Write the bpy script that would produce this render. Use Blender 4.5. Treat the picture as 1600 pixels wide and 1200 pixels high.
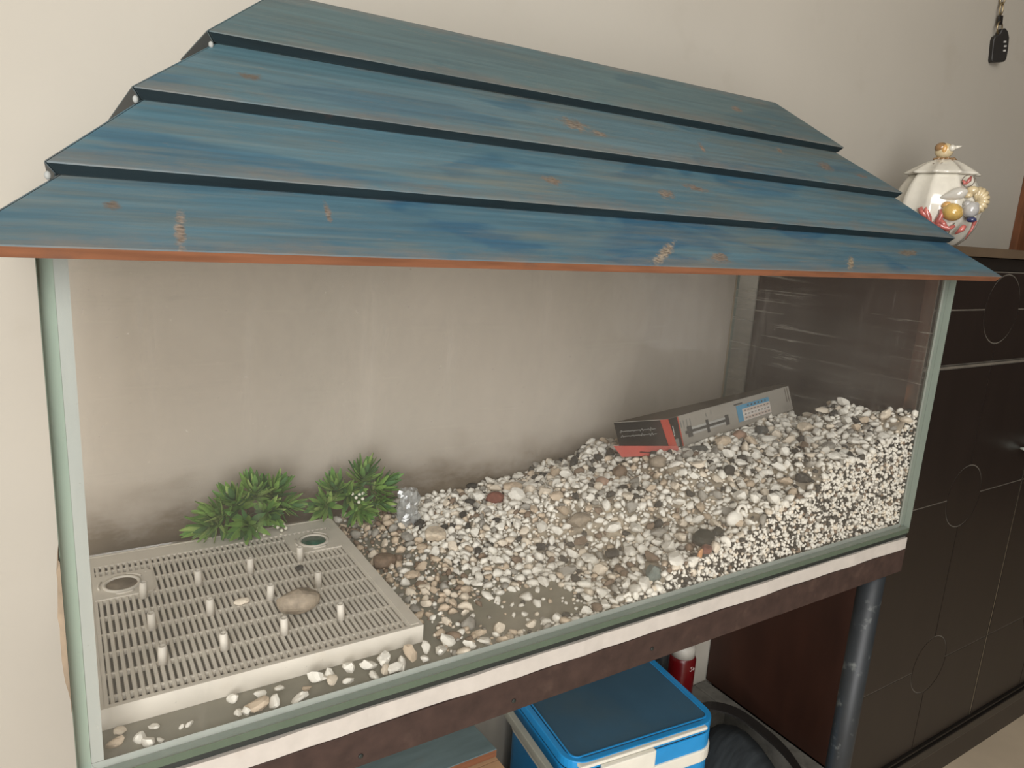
import bpy, bmesh, math, random
import numpy as np
from mathutils import Vector, Matrix, Euler
random.seed(7); rng = np.random.default_rng(7)
sc = bpy.context.scene
COL = sc.collection
for o in list(bpy.data.objects): bpy.data.objects.remove(o)

# ------------------------------------------------------------------ camera, world, light, exposure
Z0 = 1.26                      # eye height above the floor; coordinates below are measured from eye level
Rm = ((0.84700878, -0.52819275, 0.05990436), (0.0640585, 0.2132897, 0.97488667), (-0.52770506, -0.82190019, 0.21449348))
cd = bpy.data.cameras.new('camera'); cam = bpy.data.objects.new('camera', cd); COL.objects.link(cam)
cd.sensor_fit = 'HORIZONTAL'; cd.sensor_width = 36.0; cd.lens = 1116.327 / 1600 * 36.0
cd.clip_start = 0.02; cd.clip_end = 60
M = Matrix(Rm).transposed().to_4x4(); M.translation = (0, 0, Z0); cam.matrix_world = M
sc.camera = cam

w = bpy.data.worlds.new('room_light'); sc.world = w; w.use_nodes = True
bg = w.node_tree.nodes['Background']; bg.inputs['Color'].default_value = (0.95, 0.97, 1.0, 1); bg.inputs['Strength'].default_value = 0.25

def area(name, loc, aim, sx, sy, power, col):
    l = bpy.data.lights.new(name, 'AREA'); l.shape = 'RECTANGLE'; l.size = sx; l.size_y = sy; l.energy = power; l.color = col
    o = bpy.data.objects.new(name, l); COL.objects.link(o); o.location = (loc[0], loc[1], loc[2] + Z0)
    d = Vector(aim) - Vector(loc); o.rotation_euler = d.to_track_quat('-Z', 'Y').to_euler(); return o
area('window_daylight', (-1.10, -1.7, -0.22), (0.25, 1.0, -0.28), 1.6, 1.9, 84, (1.0, 0.992, 1.0))
area('high_fill_light', (-0.30, -1.55, 1.25), (0.45, 0.85, -0.45), 2.0, 1.1, 53, (1.0, 0.985, 0.965))  # added fill from above in place of ceiling bounce; no window here

sc.view_settings.view_transform = 'Standard'; sc.view_settings.look = 'None'
sc.view_settings.exposure = 0.0; sc.view_settings.gamma = 1.0; sc.view_settings.use_curve_mapping = False
sc.cycles.transparent_max_bounces = 32; sc.cycles.max_bounces = 10

# ------------------------------------------------------------------ materials
def lin(r, g, b):
    f = lambda v: (v / 255 / 12.92) if v / 255 <= 0.04045 else ((v / 255 + 0.055) / 1.055) ** 2.4
    return (f(r), f(g), f(b), 1.0)
class NT:
    def __init__(s, name):
        s.m = bpy.data.materials.new(name); s.m.use_nodes = True; s.t = s.m.node_tree; s.t.nodes.clear()
        s.out = s.n('ShaderNodeOutputMaterial')
    def n(s, typ, **kw):
        nd = s.t.nodes.new(typ)
        for k, v in kw.items(): setattr(nd, k, v)
        return nd
    def l(s, a, b): s.t.links.new(a, b)
    def coord(s, scale=(1, 1, 1), rot=(0, 0, 0), loc=(0, 0, 0), kind='Object'):
        tc = s.n('ShaderNodeTexCoord'); mp = s.n('ShaderNodeMapping'); s.l(tc.outputs[kind], mp.inputs[0])
        mp.inputs['Scale'].default_value = scale; mp.inputs['Rotation'].default_value = rot; mp.inputs['Location'].default_value = loc
        return mp.outputs[0]
    def noise(s, vec, scale, detail=4, rough=0.55, dist=0.0):
        nd = s.n('ShaderNodeTexNoise'); nd.inputs['Scale'].default_value = scale; nd.inputs['Detail'].default_value = detail
        nd.inputs['Roughness'].default_value = rough; nd.inputs['Distortion'].default_value = dist
        s.l(vec, nd.inputs['Vector']); return nd.outputs['Fac']
    def rng(s, v, a, b, c, d):
        nd = s.n('ShaderNodeMapRange'); nd.inputs[1].default_value = a; nd.inputs[2].default_value = b
        nd.inputs[3].default_value = c; nd.inputs[4].default_value = d; s.l(v, nd.inputs[0]); return nd.outputs[0]
    def math(s, op, a, b=None):
        nd = s.n('ShaderNodeMath', operation=op)
        for i, v in enumerate((a, b)):
            if v is None: continue
            if isinstance(v, (int, float)): nd.inputs[i].default_value = v
            else: s.l(v, nd.inputs[i])
        return nd.outputs[0]
    def mix(s, fac, a, b, blend='MIX'):
        nd = s.n('ShaderNodeMix', data_type='RGBA', blend_type=blend)
        for i, v in ((0, fac), (6, a), (7, b)):
            if isinstance(v, (int, float)): nd.inputs[i].default_value = v
            elif isinstance(v, tuple): nd.inputs[i].default_value = v
            else: s.l(v, nd.inputs[i])
        return nd.outputs[2]
    def bsdf(s, col, rough=0.5, spec=0.5, metal=0.0, bump=None, bstr=0.2, bdist=0.002, coat=0.0):
        b = s.n('ShaderNodeBsdfPrincipled')
        if isinstance(col, tuple): b.inputs['Base Color'].default_value = col
        else: s.l(col, b.inputs['Base Color'])
        if isinstance(rough, (int, float)): b.inputs['Roughness'].default_value = rough
        else: s.l(rough, b.inputs['Roughness'])
        b.inputs['Specular IOR Level'].default_value = spec; b.inputs['Metallic'].default_value = metal
        b.inputs['Coat Weight'].default_value = coat
        if bump is not None:
            bm = s.n('ShaderNodeBump'); bm.inputs['Strength'].default_value = bstr; bm.inputs['Distance'].default_value = bdist
            s.l(bump, bm.inputs['Height']); s.l(bm.outputs[0], b.inputs['Normal'])
        s.l(b.outputs[0], s.out.inputs[0]); return b
def simple(name, rgb, rough=0.5, spec=0.5, metal=0.0, var=0.12, scale=30, stretch=(1, 1, 1), bstr=0.15, bdist=0.001, coat=0.0, dirt=None):
    t = NT(name); v = t.coord(stretch); f = t.noise(v, scale)
    c = lin(*rgb); a = tuple(min(1, x * (1 - var)) for x in c[:3]) + (1,); b = tuple(min(1, x * (1 + var)) for x in c[:3]) + (1,)
    col = t.mix(t.rng(f, 0.3, 0.7, 0, 1), a, b)
    if dirt:
        f2 = t.noise(t.coord((1, 1, 1), loc=(3, 1, 2)), dirt[1], 6); col = t.mix(t.rng(f2, dirt[2], dirt[2] + 0.18, 0, dirt[3]), col, lin(*dirt[0]))
    t.bsdf(col, rough, spec, metal, f, bstr, bdist, coat); return t.m

# wall plaster
t = NT('wall_plaster'); v = t.coord(); n1 = t.noise(v, 1.3, 5); n2 = t.noise(v, 60, 6); n3 = t.noise(v, 7, 6)
c = t.mix(t.rng(n1, 0.3, 0.7, 0, 1), lin(172, 166, 154), lin(180, 174, 162)); c = t.mix(t.rng(n3, 0.58, 0.75, 0, 0.35), c, lin(160, 151, 136))
t.bsdf(c, 0.75, 0.3, 0, t.math('ADD', n2, n3), 0.12, 0.002); M_WALL = t.m
M_WALLDARK = simple('dark_unseen_wall', (74, 58, 46), 0.6, 0.3, var=0.15, scale=4, stretch=(1, 4, 0.5))  # invented dark colour for the unseen right wall, to dim cabinet reflections
M_FLOOR = simple('floor_tile', (196, 180, 156), 0.28, 0.5, var=0.08, scale=6)
M_TRIM = simple('brown_door_wood', (110, 68, 42), 0.45, 0.5, var=0.25, scale=12, stretch=(6, 6, 1))

# painted roof boards: weathered blue paint, grey wear along the grain, scars and knots at their own places
SCARS = {}
def paint_mat(name, base, pale, deep, wear, scars, seed):
    t = NT(name)
    vs = t.coord((1, 5, 5), loc=(seed, seed * 2, 0)); g = t.noise(t.coord((2.2, 60, 60), loc=(seed, 0, 0)), 2.4, 7, 0.62)
    c = t.mix(t.rng(t.noise(vs, 3.2, 5, 0.6), 0.36, 0.66, 0, 1), base, pale)
    br = t.noise(t.coord((3, 9, 9), rot=(0, 0, 0.4), loc=(seed * 3, 0, 0)), 1.6, 3, 0.5, 0.6); c = t.mix(t.rng(br, 0.56, 0.62, 0, 0.75), c, deep)
    we = t.noise(t.coord((1.5, 14, 14), loc=(0, seed, 0)), 2.6, 7, 0.68); c = t.mix(t.rng(we, 0.46, 0.68, 0, 0.9), c, wear)
    fl = t.noise(t.coord((8, 60, 60), loc=(seed, 4, 0)), 2.2, 8, 0.7); c = t.mix(t.rng(fl, 0.62, 0.70, 0, 0.5), c, lin(122, 112, 100))
    tg = t.n('ShaderNodeTexCoord'); sg = t.n('ShaderNodeSeparateXYZ'); t.l(tg.outputs['Generated'], sg.inputs[0])
    eg = t.math('ADD', t.math('ABSOLUTE', t.math('SUBTRACT', sg.outputs[1], 0.5)), t.rng(t.noise(t.coord((3, 9, 9), loc=(seed, 9, 0)), 5, 6, 0.7), 0.2, 0.8, -0.22, 0.22))
    c = t.mix(t.rng(eg, 0.34, 0.56, 0, 0.7), c, lin(112, 106, 98))
    c = t.mix(t.rng(g, 0.35, 0.70, 0.34, 0), c, lin(40, 52, 58))
    ht = g
    for (x, y, z, rx, ry, ang, colr) in scars:
        tc = t.n('ShaderNodeTexCoord'); sub = t.n('ShaderNodeVectorMath', operation='SUBTRACT'); t.l(tc.outputs['Object'], sub.inputs[0]); sub.inputs[1].default_value = (x, y, z)
        mp = t.n('ShaderNodeMapping'); t.l(sub.outputs[0], mp.inputs[0]); mp.inputs['Rotation'].default_value = (0, 0, ang)
        sc_ = t.n('ShaderNodeVectorMath', operation='MULTIPLY'); t.l(mp.outputs[0], sc_.inputs[0]); sc_.inputs[1].default_value = (1 / rx, 1 / ry, 0.0)
        ln = t.n('ShaderNodeVectorMath', operation='LENGTH'); t.l(sc_.outputs[0], ln.inputs[0])
        nz = t.noise(t.coord(loc=(x * 9, 0, 0)), 130, 4, 0.7); d = t.math('ADD', ln.outputs['Value'], t.rng(nz, 0.2, 0.8, -0.75, 0.75))
        c = t.mix(t.rng(d, 0.45, 1.1, 0.9, 0), c, t.mix(t.rng(t.noise(t.coord((1, 3, 3)), 190, 4), 0.35, 0.65, 0, 1), lin(84, 70, 58), colr))
    t.bsdf(c, t.rng(we, 0.3, 0.7, 0.38, 0.6), 0.4, 0, ht, 0.35, 0.0012); return t.m
M_EDGE = simple('shaded_teal_edge_paint', (24, 36, 40), 0.5, 0.4, var=0.3, scale=8, stretch=(1, 8, 8), dirt=((120, 74, 44), 9, 0.66, 0.8))  # teal edge paint with the shade of the down-facing edges in its colour
M_RAW = simple('bare_orange_wood', (122, 80, 56), 0.65, 0.3, var=0.22, scale=14, stretch=(1, 9, 9), dirt=((52, 60, 62), 12, 0.62, 0.85))
M_PUTTY = simple('white_putty', (150, 152, 148), 0.6)
M_BATTEN = simple('bare_wood_batten', (150, 112, 80), 0.7, 0.3, var=0.2, scale=14, stretch=(1, 8, 8))

# glass: clear, with reflection, and a film of dust that has its own blotches and streaks
def glass_mat(name, dust_lo, dust_hi, dust_rgb, scale=5, stretch=(1, 1, 1), refl=0.22, bands=0.0, tint=(0.99, 0.995, 0.992, 1), streak=0.0, bottom=None, st_rgb=(206, 200, 188), st_stretch=(3, 3, 60)):
    t = NT(name); v = t.coord(stretch)
    f = t.rng(t.noise(v, scale, 5, 0.6, 0.4), 0.35, 0.68, dust_lo, dust_hi)
    sp = t.rng(t.noise(t.coord(loc=(5, 2, 1)), 220, 3), 0.72, 0.78, 0, 0.3); f = t.math('ADD', f, sp)
    if bands: f = t.math('ADD', f, t.rng(t.noise(t.coord((0.8, 0.8, 7), loc=(4, 1, 3)), 2.6, 4), 0.42, 0.66, 0, bands))
    dc = lin(*dust_rgb)
    col = dc
    if streak:
        s1 = t.rng(t.noise(t.coord(st_stretch), 1.4, 8, 0.72, 0.2), 0.56, 0.74, 0, streak)
        s2 = t.rng(t.noise(t.coord((1.2, 1.2, 4), loc=(2, 0, 0)), 2.5, 4), 0.4, 0.6, 0.1, 1.0)
        s3 = t.math('MULTIPLY', s1, s2); col = t.mix(t.rng(s3, 0, 0.3, 0, 1), dc, lin(*st_rgb)); f = t.math('ADD', f, s3)
    if bottom:      # muck left by the old water line close to the gravel
        tc = t.n('ShaderNodeTexCoord'); sx = t.n('ShaderNodeSeparateXYZ'); t.l(tc.outputs['Object'], sx.inputs[0])
        zz = t.math('ADD', t.math('ADD', sx.outputs[2], -0.4708), t.rng(t.noise(t.coord((1, 1, 2), loc=(1, 7, 0)), 9, 6, 0.7), 0.2, 0.8, -0.05, 0.05))
        b = t.rng(zz, bottom[0], bottom[1], bottom[2], 0); col = t.mix(t.rng(zz, bottom[0], bottom[1], 1, 0), col, lin(*bottom[3])); f = t.math('ADD', f, b)
    f = t.math('MINIMUM', f, 0.95)
    tr = t.n('ShaderNodeBsdfTransparent'); tr.inputs[0].default_value = tint
    df = t.n('ShaderNodeBsdfDiffuse')
    if isinstance(col, tuple): df.inputs[0].default_value = col
    else: t.l(col, df.inputs[0])
    tl = t.n('ShaderNodeBsdfTranslucent')          # dust scatters light forwards as well as back
    if isinstance(col, tuple): tl.inputs[0].default_value = col
    else: t.l(col, tl.inputs[0])
    md = t.n('ShaderNodeMixShader'); md.inputs[0].default_value = 0.5; t.l(df.outputs[0], md.inputs[1]); t.l(tl.outputs[0], md.inputs[2])
    gl = t.n('ShaderNodeBsdfGlossy'); gl.inputs['Roughness'].default_value = 0.06
    fr = t.n('ShaderNodeFresnel'); fr.inputs[0].default_value = 1.45
    m1 = t.n('ShaderNodeMixShader'); t.l(f, m1.inputs[0]); t.l(tr.outputs[0], m1.inputs[1]); t.l(md.outputs[0], m1.inputs[2])
    m2 = t.n('ShaderNodeMixShader'); t.l(t.math('MULTIPLY', fr.outputs[0], refl), m2.inputs[0]); t.l(m1.outputs[0], m2.inputs[1]); t.l(gl.outputs[0], m2.inputs[2])
    t.l(m2.outputs[0], t.out.inputs[0]); return t.m
M_GLASS_F = glass_mat('dusty_front_glass', 0.015, 0.05, (206, 199, 188), 4, (1, 1, 0.6), streak=0.12, st_rgb=(216, 210, 200), st_stretch=(22, 22, 2.2))
M_GLASS_B = glass_mat('dusty_back_glass', 0.34, 0.54, (246, 236, 224), 3.5, (1, 1, 0.5), streak=0.16, bottom=(-0.445, -0.36, 0.45, (150, 136, 118)), st_stretch=(2.2, 2.2, 40))
M_GLASS_S = glass_mat('streaked_side_glass', 0.05, 0.13, (150, 146, 138), 4, (1, 1, 1), streak=0.9, st_stretch=(4, 4, 110), bands=0.16)
M_GLASS_L = glass_mat('left_side_glass', 0.03, 0.08, (186, 188, 184), 4)
M_GLASS_BOT = glass_mat('grimy_bottom_glass', 0.7, 0.9, (200, 194, 178), 9, (1, 1, 1), tint=(0.75, 0.85, 0.78, 1))
def edge_mat(name, rgb):
    t = NT(name); f = t.noise(t.coord((8, 8, 1)), 10, 4); c = lin(*rgb)
    t.bsdf(t.mix(f, tuple(x * 0.8 for x in c[:3]) + (1,), c), 0.18, 0.5); return t.m
M_RIM = edge_mat('green_glass_edge', (140, 155, 141))
M_RIM_R = edge_mat('teal_glass_edge', (132, 142, 131))
M_RIM_B = edge_mat('dark_green_glass_edge', (84, 97, 82))
M_SIL = edge_mat('silicone', (158, 162, 154)); M_SILW = edge_mat('white_silicone', (160, 163, 157)); M_SILD = edge_mat('dirty_silicone', (134, 122, 104))
M_MATTBLACK = simple('matt_black', (32, 36, 32), 0.6)
M_TAPE = simple('old_brown_tape', (136, 120, 100), 0.8, var=0.25, scale=40)
M_FOAM = simple('white_foam', (180, 173, 164), 0.85, 0.2, var=0.05, scale=60, bstr=0.3, dirt=((160, 146, 132), 14, 0.62, 0.6))
M_RUST = simple('rusty_brown_steel', (58, 43, 37), 0.75, 0.3, var=0.25, scale=45, bstr=0.5, dirt=((88, 70, 60), 30, 0.6, 0.5))
M_LEG = simple('chipped_black_paint', (38, 42, 45), 0.5, 0.5, var=0.3, scale=14, bstr=0.25, dirt=((120, 124, 120), 42, 0.61, 0.9))
M_TRAY = simple('dusty_white_plastic', (208, 200, 187), 0.55, 0.4, var=0.08, scale=20, dirt=((190, 174, 152), 14, 0.58, 0.5))
M_GREENPLUG = simple('green_plastic', (24, 92, 72), 0.3, 0.5, var=0.4, scale=60)
M_BED = simple('gravel_dust', (168, 156, 138), 0.9, 0.2, var=0.3, scale=70)
M_DIRT = simple('dirt', (120, 108, 92), 0.9, 0.2, var=0.3, scale=50)

STONE_RGB = dict(white=(238, 232, 220), cream=(230, 216, 196), beige=(204, 184, 160), grey=(160, 154, 144), dark=(64, 60, 55),
                 brown=(130, 110, 92), green=(100, 110, 104), slate=(92, 92, 88), pale=(214, 198, 176), black=(44, 46, 40), pink=(170, 138, 118), redbrown=(122, 74, 60), orange=(206, 150, 104), mottled=(150, 136, 118))
STONE = {k: simple('stone_' + k, v, 0.7, 0.35, var=0.1 if k in ('white', 'cream') else 0.22, scale=120, bstr=0.25) for k, v in STONE_RGB.items()}

M_LEAF = [simple('leaf_green_%d' % i, c, 0.45, 0.4, var=0.25, scale=40) for i, c in enumerate(((122, 156, 78), (96, 136, 66), (152, 176, 100), (76, 112, 66)))]
M_STEM = simple('plastic_stem', (70, 84, 48), 0.5)
M_BERRY = simple('white_berry', (214, 210, 190), 0.35)

M_CAB = simple('dark_brown_varnish', (30, 24, 21), 0.34, 0.5, var=0.12, scale=5, stretch=(4, 4, 1))
M_CABSIDE = simple('red_brown_veneer', (50, 28, 19), 0.5, 0.4, var=0.2, scale=5, stretch=(4, 4, 1))
M_GROOVE = simple('dusty_groove', (92, 86, 76), 0.8, var=0.2, scale=30)
M_CABTOP = simple('brown_cabinet_top', (86, 72, 56), 0.5, var=0.15, scale=8)
M_CABDARK = simple('black_moulding', (30, 27, 24), 0.3, 0.5)
M_WORN = simple('worn_orange_edge', (74, 46, 33), 0.6, var=0.3, scale=30, stretch=(1, 1, 0.3), dirt=((150, 92, 56), 16, 0.58, 0.9))
M_STEEL = simple('steel', (190, 188, 180), 0.25, 0.5, 1.0, var=0.05)
M_BRASS = simple('aged_chain_metal', (168, 152, 120), 0.3, 0.5, 0.9, var=0.1)
M_KNOB = simple('pale_glass_knob', (206, 214, 204), 0.12, 0.6)
M_BLACK = simple('black_plastic', (34, 32, 30), 0.4)
M_GREYMARK = simple('grey_print', (170, 168, 162), 0.6)

M_COOLB = simple('bright_blue_plastic', (36, 140, 202), 0.35, 0.5, var=0.06)
M_COOLLID = simple('dusty_blue_lid', (56, 88, 108), 0.7, 0.3, var=0.12, scale=7, dirt=((70, 88, 94), 5, 0.5, 0.6))
M_COOLW = simple('off_white_plastic', (226, 222, 208), 0.4, 0.5, var=0.04)
M_COOLGAP = simple('dark_gap', (18, 30, 40), 0.6)
M_COOLGREY = simple('grey_plastic', (150, 150, 138), 0.5, var=0.08)
M_PLANK = simple('teal_painted_plank', (98, 116, 118), 0.6, 0.3, var=0.15, scale=9, stretch=(1, 6, 6), dirt=((128, 116, 106), 8, 0.6, 0.5))
M_CARTON = simple('brown_cardboard', (176, 142, 108), 0.85, 0.2, var=0.1, scale=12)
M_RED = simple('red_can_paint', (96, 11, 16), 0.3, 0.5, var=0.06)
M_CAP = simple('grey_white_cap', (186, 182, 172), 0.5)
M_WHITEINK = simple('white_ink', (222, 206, 200), 0.6)
M_CLOTH = simple('black_cloth', (44, 48, 50), 0.9, 0.2, var=0.35, scale=14, stretch=(1, 6, 1), bstr=0.4)
M_LEDGE = simple('grey_stone_ledge', (112, 110, 103), 0.8, 0.2, var=0.25, scale=30, dirt=((70, 70, 66), 55, 0.64, 0.9))

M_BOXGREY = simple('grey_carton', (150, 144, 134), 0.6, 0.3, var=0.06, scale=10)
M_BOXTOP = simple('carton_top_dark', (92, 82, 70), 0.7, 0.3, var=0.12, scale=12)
M_BOXBLACK = simple('carton_black', (24, 23, 23), 0.7, 0.2, var=0.1)
M_BOXRED = simple('carton_red', (168, 58, 42), 0.55, 0.4, var=0.12)
M_BOXBLUE = simple('print_blue', (86, 142, 170), 0.6, var=0.06)
M_BOXPALE = simple('print_pale', (206, 198, 190), 0.6, var=0.05)
M_BOXPINK = simple('print_pinkish', (196, 178, 166), 0.6, var=0.05)
M_INK = simple('dark_ink', (70, 68, 66), 0.6)
M_INKLIGHT = simple('grey_ink', (118, 116, 112), 0.6)

# plastic wrap
t = NT('clear_crumpled_plastic'); tr = t.n('ShaderNodeBsdfTransparent'); tr.inputs[0].default_value = (0.9, 0.92, 0.93, 1)
df = t.n('ShaderNodeBsdfTranslucent'); df.inputs[0].default_value = lin(214, 214, 212); d2 = t.n('ShaderNodeBsdfDiffuse'); d2.inputs[0].default_value = lin(214, 214, 212)
gl = t.n('ShaderNodeBsdfGlossy'); gl.inputs['Roughness'].default_value = 0.15
ms = t.n('ShaderNodeMixShader'); ms.inputs[0].default_value = 0.6; t.l(df.outputs[0], ms.inputs[1]); t.l(d2.outputs[0], ms.inputs[2])
m1 = t.n('ShaderNodeMixShader'); t.l(t.rng(t.noise(t.coord((2, 2, 1)), 60, 5), 0.35, 0.65, 0.2, 0.7), m1.inputs[0]); t.l(tr.outputs[0], m1.inputs[1]); t.l(ms.outputs[0], m1.inputs[2])
m2 = t.n('ShaderNodeMixShader'); m2.inputs[0].default_value = 0.14; t.l(m1.outputs[0], m2.inputs[1]); t.l(gl.outputs[0], m2.inputs[2]); t.l(m2.outputs[0], t.out.inputs[0]); M_WRAP = t.m

def porcelain(name, rgb, var=0.05): return simple(name, rgb, 0.12, 0.6, var=var, scale=60, bstr=0.0, coat=0.4)
P_WHITE = porcelain('white_porcelain', (218, 213, 199)); P_YEL = porcelain('amber_glaze', (196, 162, 92), 0.2); P_PEARL = porcelain('pearl_glaze', (200, 196, 186))
P_PINK = porcelain('pink_coral_glaze', (186, 104, 96), 0.35); P_CREAM = porcelain('cream_glaze', (208, 190, 152), 0.12); P_GREY = porcelain('grey_pearl_glaze', (176, 174, 170), 0.15)
P_BROWN = porcelain('brown_glaze', (140, 108, 72), 0.3); P_BLUE = porcelain('blue_glaze', (52, 58, 92), 0.2); P_TAN = porcelain('tan_glaze', (206, 160, 96), 0.15); P_LINE = porcelain('dark_line_glaze', (110, 100, 88), 0.1)

# ------------------------------------------------------------------ building helpers
class MB:
    def __init__(s): s.v = []; s.f = []; s.mi = []; s.sm = []
    def add(s, vs, fs, mi=0, smooth=False):
        b = len(s.v); s.v += [tuple(v) for v in vs]
        for i, f in enumerate(fs):
            s.f.append(tuple(b + k for k in f)); s.mi.append(mi[i] if isinstance(mi, (list, tuple)) else mi); s.sm.append(smooth)
        return s
    def box(s, a, b, mi=0, mx=None):        # faces: -z +z -y +y -x +x
        x0, y0, z0 = a; x1, y1, z1 = b
        vs = [Vector(p) for p in ((x0, y0, z0), (x1, y0, z0), (x1, y1, z0), (x0, y1, z0), (x0, y0, z1), (x1, y0, z1), (x1, y1, z1), (x0, y1, z1))]
        if mx is not None: vs = [mx @ p for p in vs]
        return s.add(vs, [(3, 2, 1, 0), (4, 5, 6, 7), (0, 1, 5, 4), (2, 3, 7, 6), (3, 0, 4, 7), (1, 2, 6, 5)], mi)
    def hexa(s, p, mi=0):                   # p: 4 bottom (ccw from above) + 4 top
        return s.add(p, [(3, 2, 1, 0), (4, 5, 6, 7), (0, 1, 5, 4), (1, 2, 6, 5), (2, 3, 7, 6), (3, 0, 4, 7)], mi)
    def tube(s, pts, r, n=10, mi=0, cap=True, closed=False):
        pts = [Vector(p) for p in pts]; m = len(pts); rs = r if isinstance(r, (list, tuple)) else [r] * m
        vs = []; prev = None
        for i, p in enumerate(pts):
            if closed: d = pts[(i + 1) % m] - pts[i - 1]
            else: d = pts[min(i + 1, m - 1)] - pts[max(i - 1, 0)]
            d.normalize()
            if prev is None: prev = d.orthogonal().normalized()
            u = (prev - d * prev.dot(d)).normalized(); prev = u; w_ = d.cross(u)
            vs += [p + (u * math.cos(k * 2 * math.pi / n) + w_ * math.sin(k * 2 * math.pi / n)) * rs[i] for k in range(n)]
        fs = []
        for i in range(m if closed else m - 1):
            j = (i + 1) % m
            fs += [(i * n + k, i * n + (k + 1) % n, j * n + (k + 1) % n, j * n + k) for k in range(n)]
        if cap and not closed: fs += [tuple(range(n))[::-1], tuple((m - 1) * n + k for k in range(n))]
        return s.add(vs, fs, mi, True)
    def lathe(s, prof, n=24, mi=0, c=(0, 0, 0), mx=None, lobe=0.0, nl=10, cap=True, smooth=True):
        vs = []
        for (r, z) in prof:
            for k in range(n):
                a = k * 2 * math.pi / n; q = r * (1 - lobe * (abs(math.cos(a * nl / 2)) - 0.6)); p = Vector((q * math.cos(a), q * math.sin(a), z))
                p = (mx @ p) if mx is not None else p
                vs.append(p + Vector(c))
        m = len(prof); fs = []
        for i in range(m - 1): fs += [(i * n + k, i * n + (k + 1) % n, (i + 1) * n + (k + 1) % n, (i + 1) * n + k) for k in range(n)]
        if cap: fs += [tuple(range(n))[::-1], tuple((m - 1) * n + k for k in range(n))]
        return s.add(vs, fs, mi, smooth)
    def prism(s, poly, d, mi=0):             # poly: list of 3D points (planar), extruded by vector d
        n = len(poly); p = [Vector(q) for q in poly]; d = Vector(d)
        return s.add(p + [q + d for q in p], [tuple(range(n))[::-1], tuple(range(n, 2 * n))] + [(i, (i + 1) % n, n + (i + 1) % n, n + i) for i in range(n)], mi)
    def blob(s, c, r, mi=0, mx=None, n=12, sm=True):
        prof = [(max(1e-4, math.sin(math.pi * i / n)), -math.cos(math.pi * i / n)) for i in range(n + 1)]
        S = Matrix.Diagonal((r[0], r[1], r[2])) if not isinstance(r, (int, float)) else Matrix.Diagonal((r, r, r))
        return s.lathe(prof, 16, mi, c, (mx @ S) if mx is not None else S, smooth=sm)
    def build(s, name, mats, parent=None, base=(0, 0, 0), bevel=0.0, seg=2):
        me = bpy.data.meshes.new(name); B = Vector(base)
        me.from_pydata([Vector(v) - B for v in s.v], [], s.f)
        for m in (mats if isinstance(mats, (list, tuple)) else [mats]): me.materials.append(m)
        me.polygons.foreach_set('material_index', s.mi); me.polygons.foreach_set('use_smooth', s.sm)
        bm = bmesh.new(); bm.from_mesh(me); bmesh.ops.recalc_face_normals(bm, faces=bm.faces)
        if bevel:
            es = [e for e in bm.edges if len(e.link_faces) == 2 and e.calc_face_angle(0) > 0.6]
            bmesh.ops.bevel(bm, geom=es, offset=bevel, segments=seg, affect='EDGES', profile=0.6)
        bm.to_mesh(me); bm.free()
        o = bpy.data.objects.new(name, me); COL.objects.link(o)
        if parent is not None: o.parent = parent
        else: o.location = (B.x, B.y, B.z + Z0)
        return o
def base_of(o):
    p = o
    while p.parent: p = p.parent
    return (p.location.x, p.location.y, p.location.z - Z0)
def thing(name, loc, label, cat, group=None):
    o = bpy.data.objects.new(name, None); COL.objects.link(o); o.empty_display_size = 0.05
    o.location = (loc[0], loc[1], loc[2] + Z0); return tag(o, label, cat, group)
def tag(o, label, cat, group=None, kind=None):
    o['label'] = label; o['category'] = cat
    if group: o['group'] = group
    if kind: o['kind'] = kind
    return o
def part(mb, name, mats, parent, bevel=0.0, seg=2): return mb.build(name, mats, parent, base_of(parent), bevel, seg)
def structure(mb, name, mats, base=(0, 0, 0)):
    o = mb.build(name, mats, None, base); o['kind'] = 'structure'; return o
def copy_part(o, parent, name=None):
    c = o.copy(); COL.objects.link(c); c.parent = parent; return c

# ------------------------------------------------------------------ the room
structure(MB().box((-2.6, 1.10, -1.26), (4.2, 1.22, 1.75)), 'wall_back', M_WALL, (0.8, 1.10, -1.26))
structure(MB().box((-2.72, -2.6, -1.26), (-2.6, 1.22, 1.75)), 'wall_left', M_WALL, (-2.6, 0, -1.26))
structure(MB().box((4.2, -2.6, -1.26), (4.32, 1.22, 1.75)), 'wall_right', M_WALLDARK, (4.2, 0, -1.26))
structure(MB().box((-2.72, -2.72, -1.26), (4.32, -2.6, 1.75)), 'wall_front', M_WALL, (0.8, -2.6, -1.26))
structure(MB().box((-2.72, -2.72, 1.75), (4.32, 1.22, 1.85)), 'ceiling', M_WALL, (0.8, 0, 1.75))
structure(MB().box((-2.6, -2.6, -1.36), (4.2, 1.22, -1.26)), 'floor', M_FLOOR, (0.8, 0, -1.36))
structure(MB().box((2.508, 1.078, -1.26), (2.66, 1.099, 1.2)), 'trim_1', M_TRIM, (2.58, 1.09, -1.26))

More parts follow.
